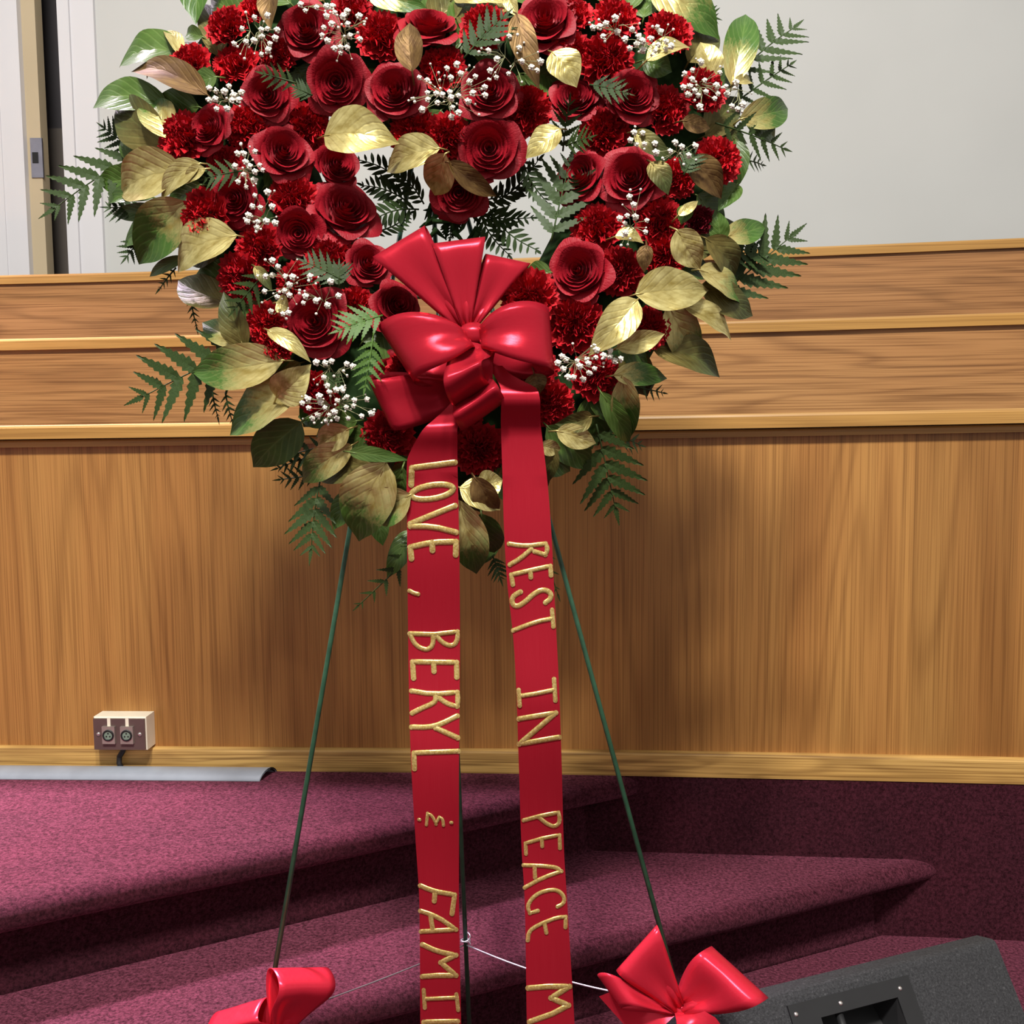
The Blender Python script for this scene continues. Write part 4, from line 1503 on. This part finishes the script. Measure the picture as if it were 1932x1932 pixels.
def stroke_poly(pts):
    for _ in range(2):                      # round the gentle bends, keep the sharp corners
        q = [pts[0]]
        for i in range(1, len(pts) - 1):
            a, b_, c_ = pts[i - 1], pts[i], pts[i + 1]
            a1, a2 = math.atan2(b_[1] - a[1], b_[0] - a[0]), math.atan2(c_[1] - b_[1], c_[0] - b_[0])
            turn = abs((a2 - a1 + math.pi) % (2 * math.pi) - math.pi)
            if 0.15 < turn < 1.25:
                q.append((b_[0] + (a[0] - b_[0]) * .27, b_[1] + (a[1] - b_[1]) * .27))
                q.append((b_[0] + (c_[0] - b_[0]) * .27, b_[1] + (c_[1] - b_[1]) * .27))
            else:
                q.append(b_)
        pts = q + [pts[-1]]
    out = []
    for i in range(len(pts) - 1):
        a, b_ = pts[i], pts[i + 1]
        n = max(1, int(math.hypot(b_[0] - a[0], b_[1] - a[1]) / 28))
        for k in range(n): out.append((a[0] + (b_[0] - a[0]) * k / n, a[1] + (b_[1] - a[1]) * k / n))
    out.append(pts[-1])
    return out


for (k, (cx, cy), strokes, hwid) in LETTERS:
    mb_ = MB()
    for si, st in enumerate(strokes):
        pts = stroke_poly(st)
        h = hwid * LS
        fp_ = [(cx + x * LS, cy + y * LS) for x, y in pts]
        lf = 0.0012 + 0.0002 * si
        rows = []
        for i, (x, y) in enumerate(fp_):
            xa_, ya_ = fp_[max(0, i - 1)]; xb2, yb2 = fp_[min(len(fp_) - 1, i + 1)]
            dx, dy = xb2 - xa_, yb2 - ya_
            l_ = math.hypot(dx, dy) or 1
            nx, ny = -dy / l_, dx / l_
            rows.append([tail_pt(k, x + nx * h * e, y + ny * h * e, lf * g) for e, g in ((-1, .4), (-.85, 1), (-.35, 1.5), (.35, 1.5), (.85, 1), (1, .4))])
        mb_.grid(rows)
        # round ends and sharp corners
        for i, (x, y) in enumerate(fp_):
            corner = i in (0, len(fp_) - 1)
            if not corner and 0 < i < len(fp_) - 1:
                a1 = math.atan2(fp_[i][1] - fp_[i - 1][1], fp_[i][0] - fp_[i - 1][0]); a2 = math.atan2(fp_[i + 1][1] - fp_[i][1], fp_[i + 1][0] - fp_[i][0])
                corner = abs((a2 - a1 + math.pi) % (2 * math.pi) - math.pi) > 0.5
            if corner:
                vs = [tail_pt(k, x, y, lf * 1.45)]
                vs += [tail_pt(k, x + math.cos(a) * h, y + math.sin(a) * h, lf * .9) for a in [2 * math.pi * q / 12 for q in range(12)]]
                mb_.add(vs, [(0, 1 + q, 1 + (q + 1) % 12) for q in range(12)])
    mb_.build('letter', M['glitter'], tails[k])

# ================================================================== SMALL BOWS ON THE EASEL LEGS
TO = V3((0, -1, 0.3)).normalized()
kR = on_line(apex, footR, 1900)
kL = on_line(apex, footL, 1946)


def small_bow(label, kp, loops, strips):
    b_ = tag(empty('satin_bow', kp), label, 'bow')
    y0 = kp.y
    for (K, A, B, T, dk, da, db) in loops:
        ribbon_loop(at_y(*K, y0 - dk), at_y(*A, y0 - da), at_y(*B, y0 - db), T, 'loop', M['satin2'], b_, TO, kwid=0.25, fast=1.9 if T > 0.018 else 1.0)
    for st in strips:
        rows = []
        for (x0, y0p, x1, y1p, dp) in st:
            rows.append([at_y(x0 + (x1 - x0) * j / 6, y0p + (y1p - y0p) * j / 6, y0 - dp + 0.006 * math.sin(j / 6 * 3.14)) for j in range(7)])
        mb_ = MB()
        mb_.grid(rows)
        mb_.build('tail', M['satin2'], b_)
    mb_ = MB()
    rows = []
    for i in range(9):
        a = math.pi * i / 8
        rows.append([kp + V3((math.cos(q) * math.sin(a) * 0.013, math.sin(q) * math.sin(a) * 0.012 - 0.004, math.cos(a) * 0.010)) for q in [2 * math.pi * k / 10 for k in range(10)]])
    mb_.grid(rows, close=True)
    mb_.build('knot', M['satin2'], b_)


small_bow('coral-red satin bow tied to the easel leg beside the black speaker', kR, [
    ((1272, 1908), (1130, 1836), (1176, 1900), .016, .010, .020, .035),
    ((1280, 1900), (1163, 1832), (1240, 1746), .012, .012, .022, .016),
    ((1284, 1902), (1340, 1786), (1448, 1884), .030, .010, .000, .050)],
    [[(1272, 1908, 1296, 1902, .012), (1276, 1925, 1330, 1908, .03), (1278, 1950, 1350, 1920, .04), (1290, 1990, 1380, 1960, .045), (1300, 2040, 1395, 2020, .04)],
     [(1258, 1906, 1280, 1910, .012), (1190, 1880, 1256, 1932, .02), (1150, 1872, 1230, 1950, .022), (1130, 1880, 1210, 1970, .02)]])
small_bow('coral-red satin bow tied to the easel leg nearer the grey cable strip', kL, [
    ((528, 1952), (520, 1836), (626, 1834), .024, .012, .040, -.010),
    ((500, 1950), (492, 1898), (396, 1926), .020, .010, .030, .0)],
    [[(500, 1950, 520, 1955, .012), (440, 1990, 500, 2020, .03), (400, 2040, 470, 2080, .03)],
     [(515, 1950, 535, 1948, .012), (540, 2010, 600, 1990, .03), (570, 2060, 640, 2040, .03)]])
print('leaflets', leaflet_count, 'blossoms', nb_)
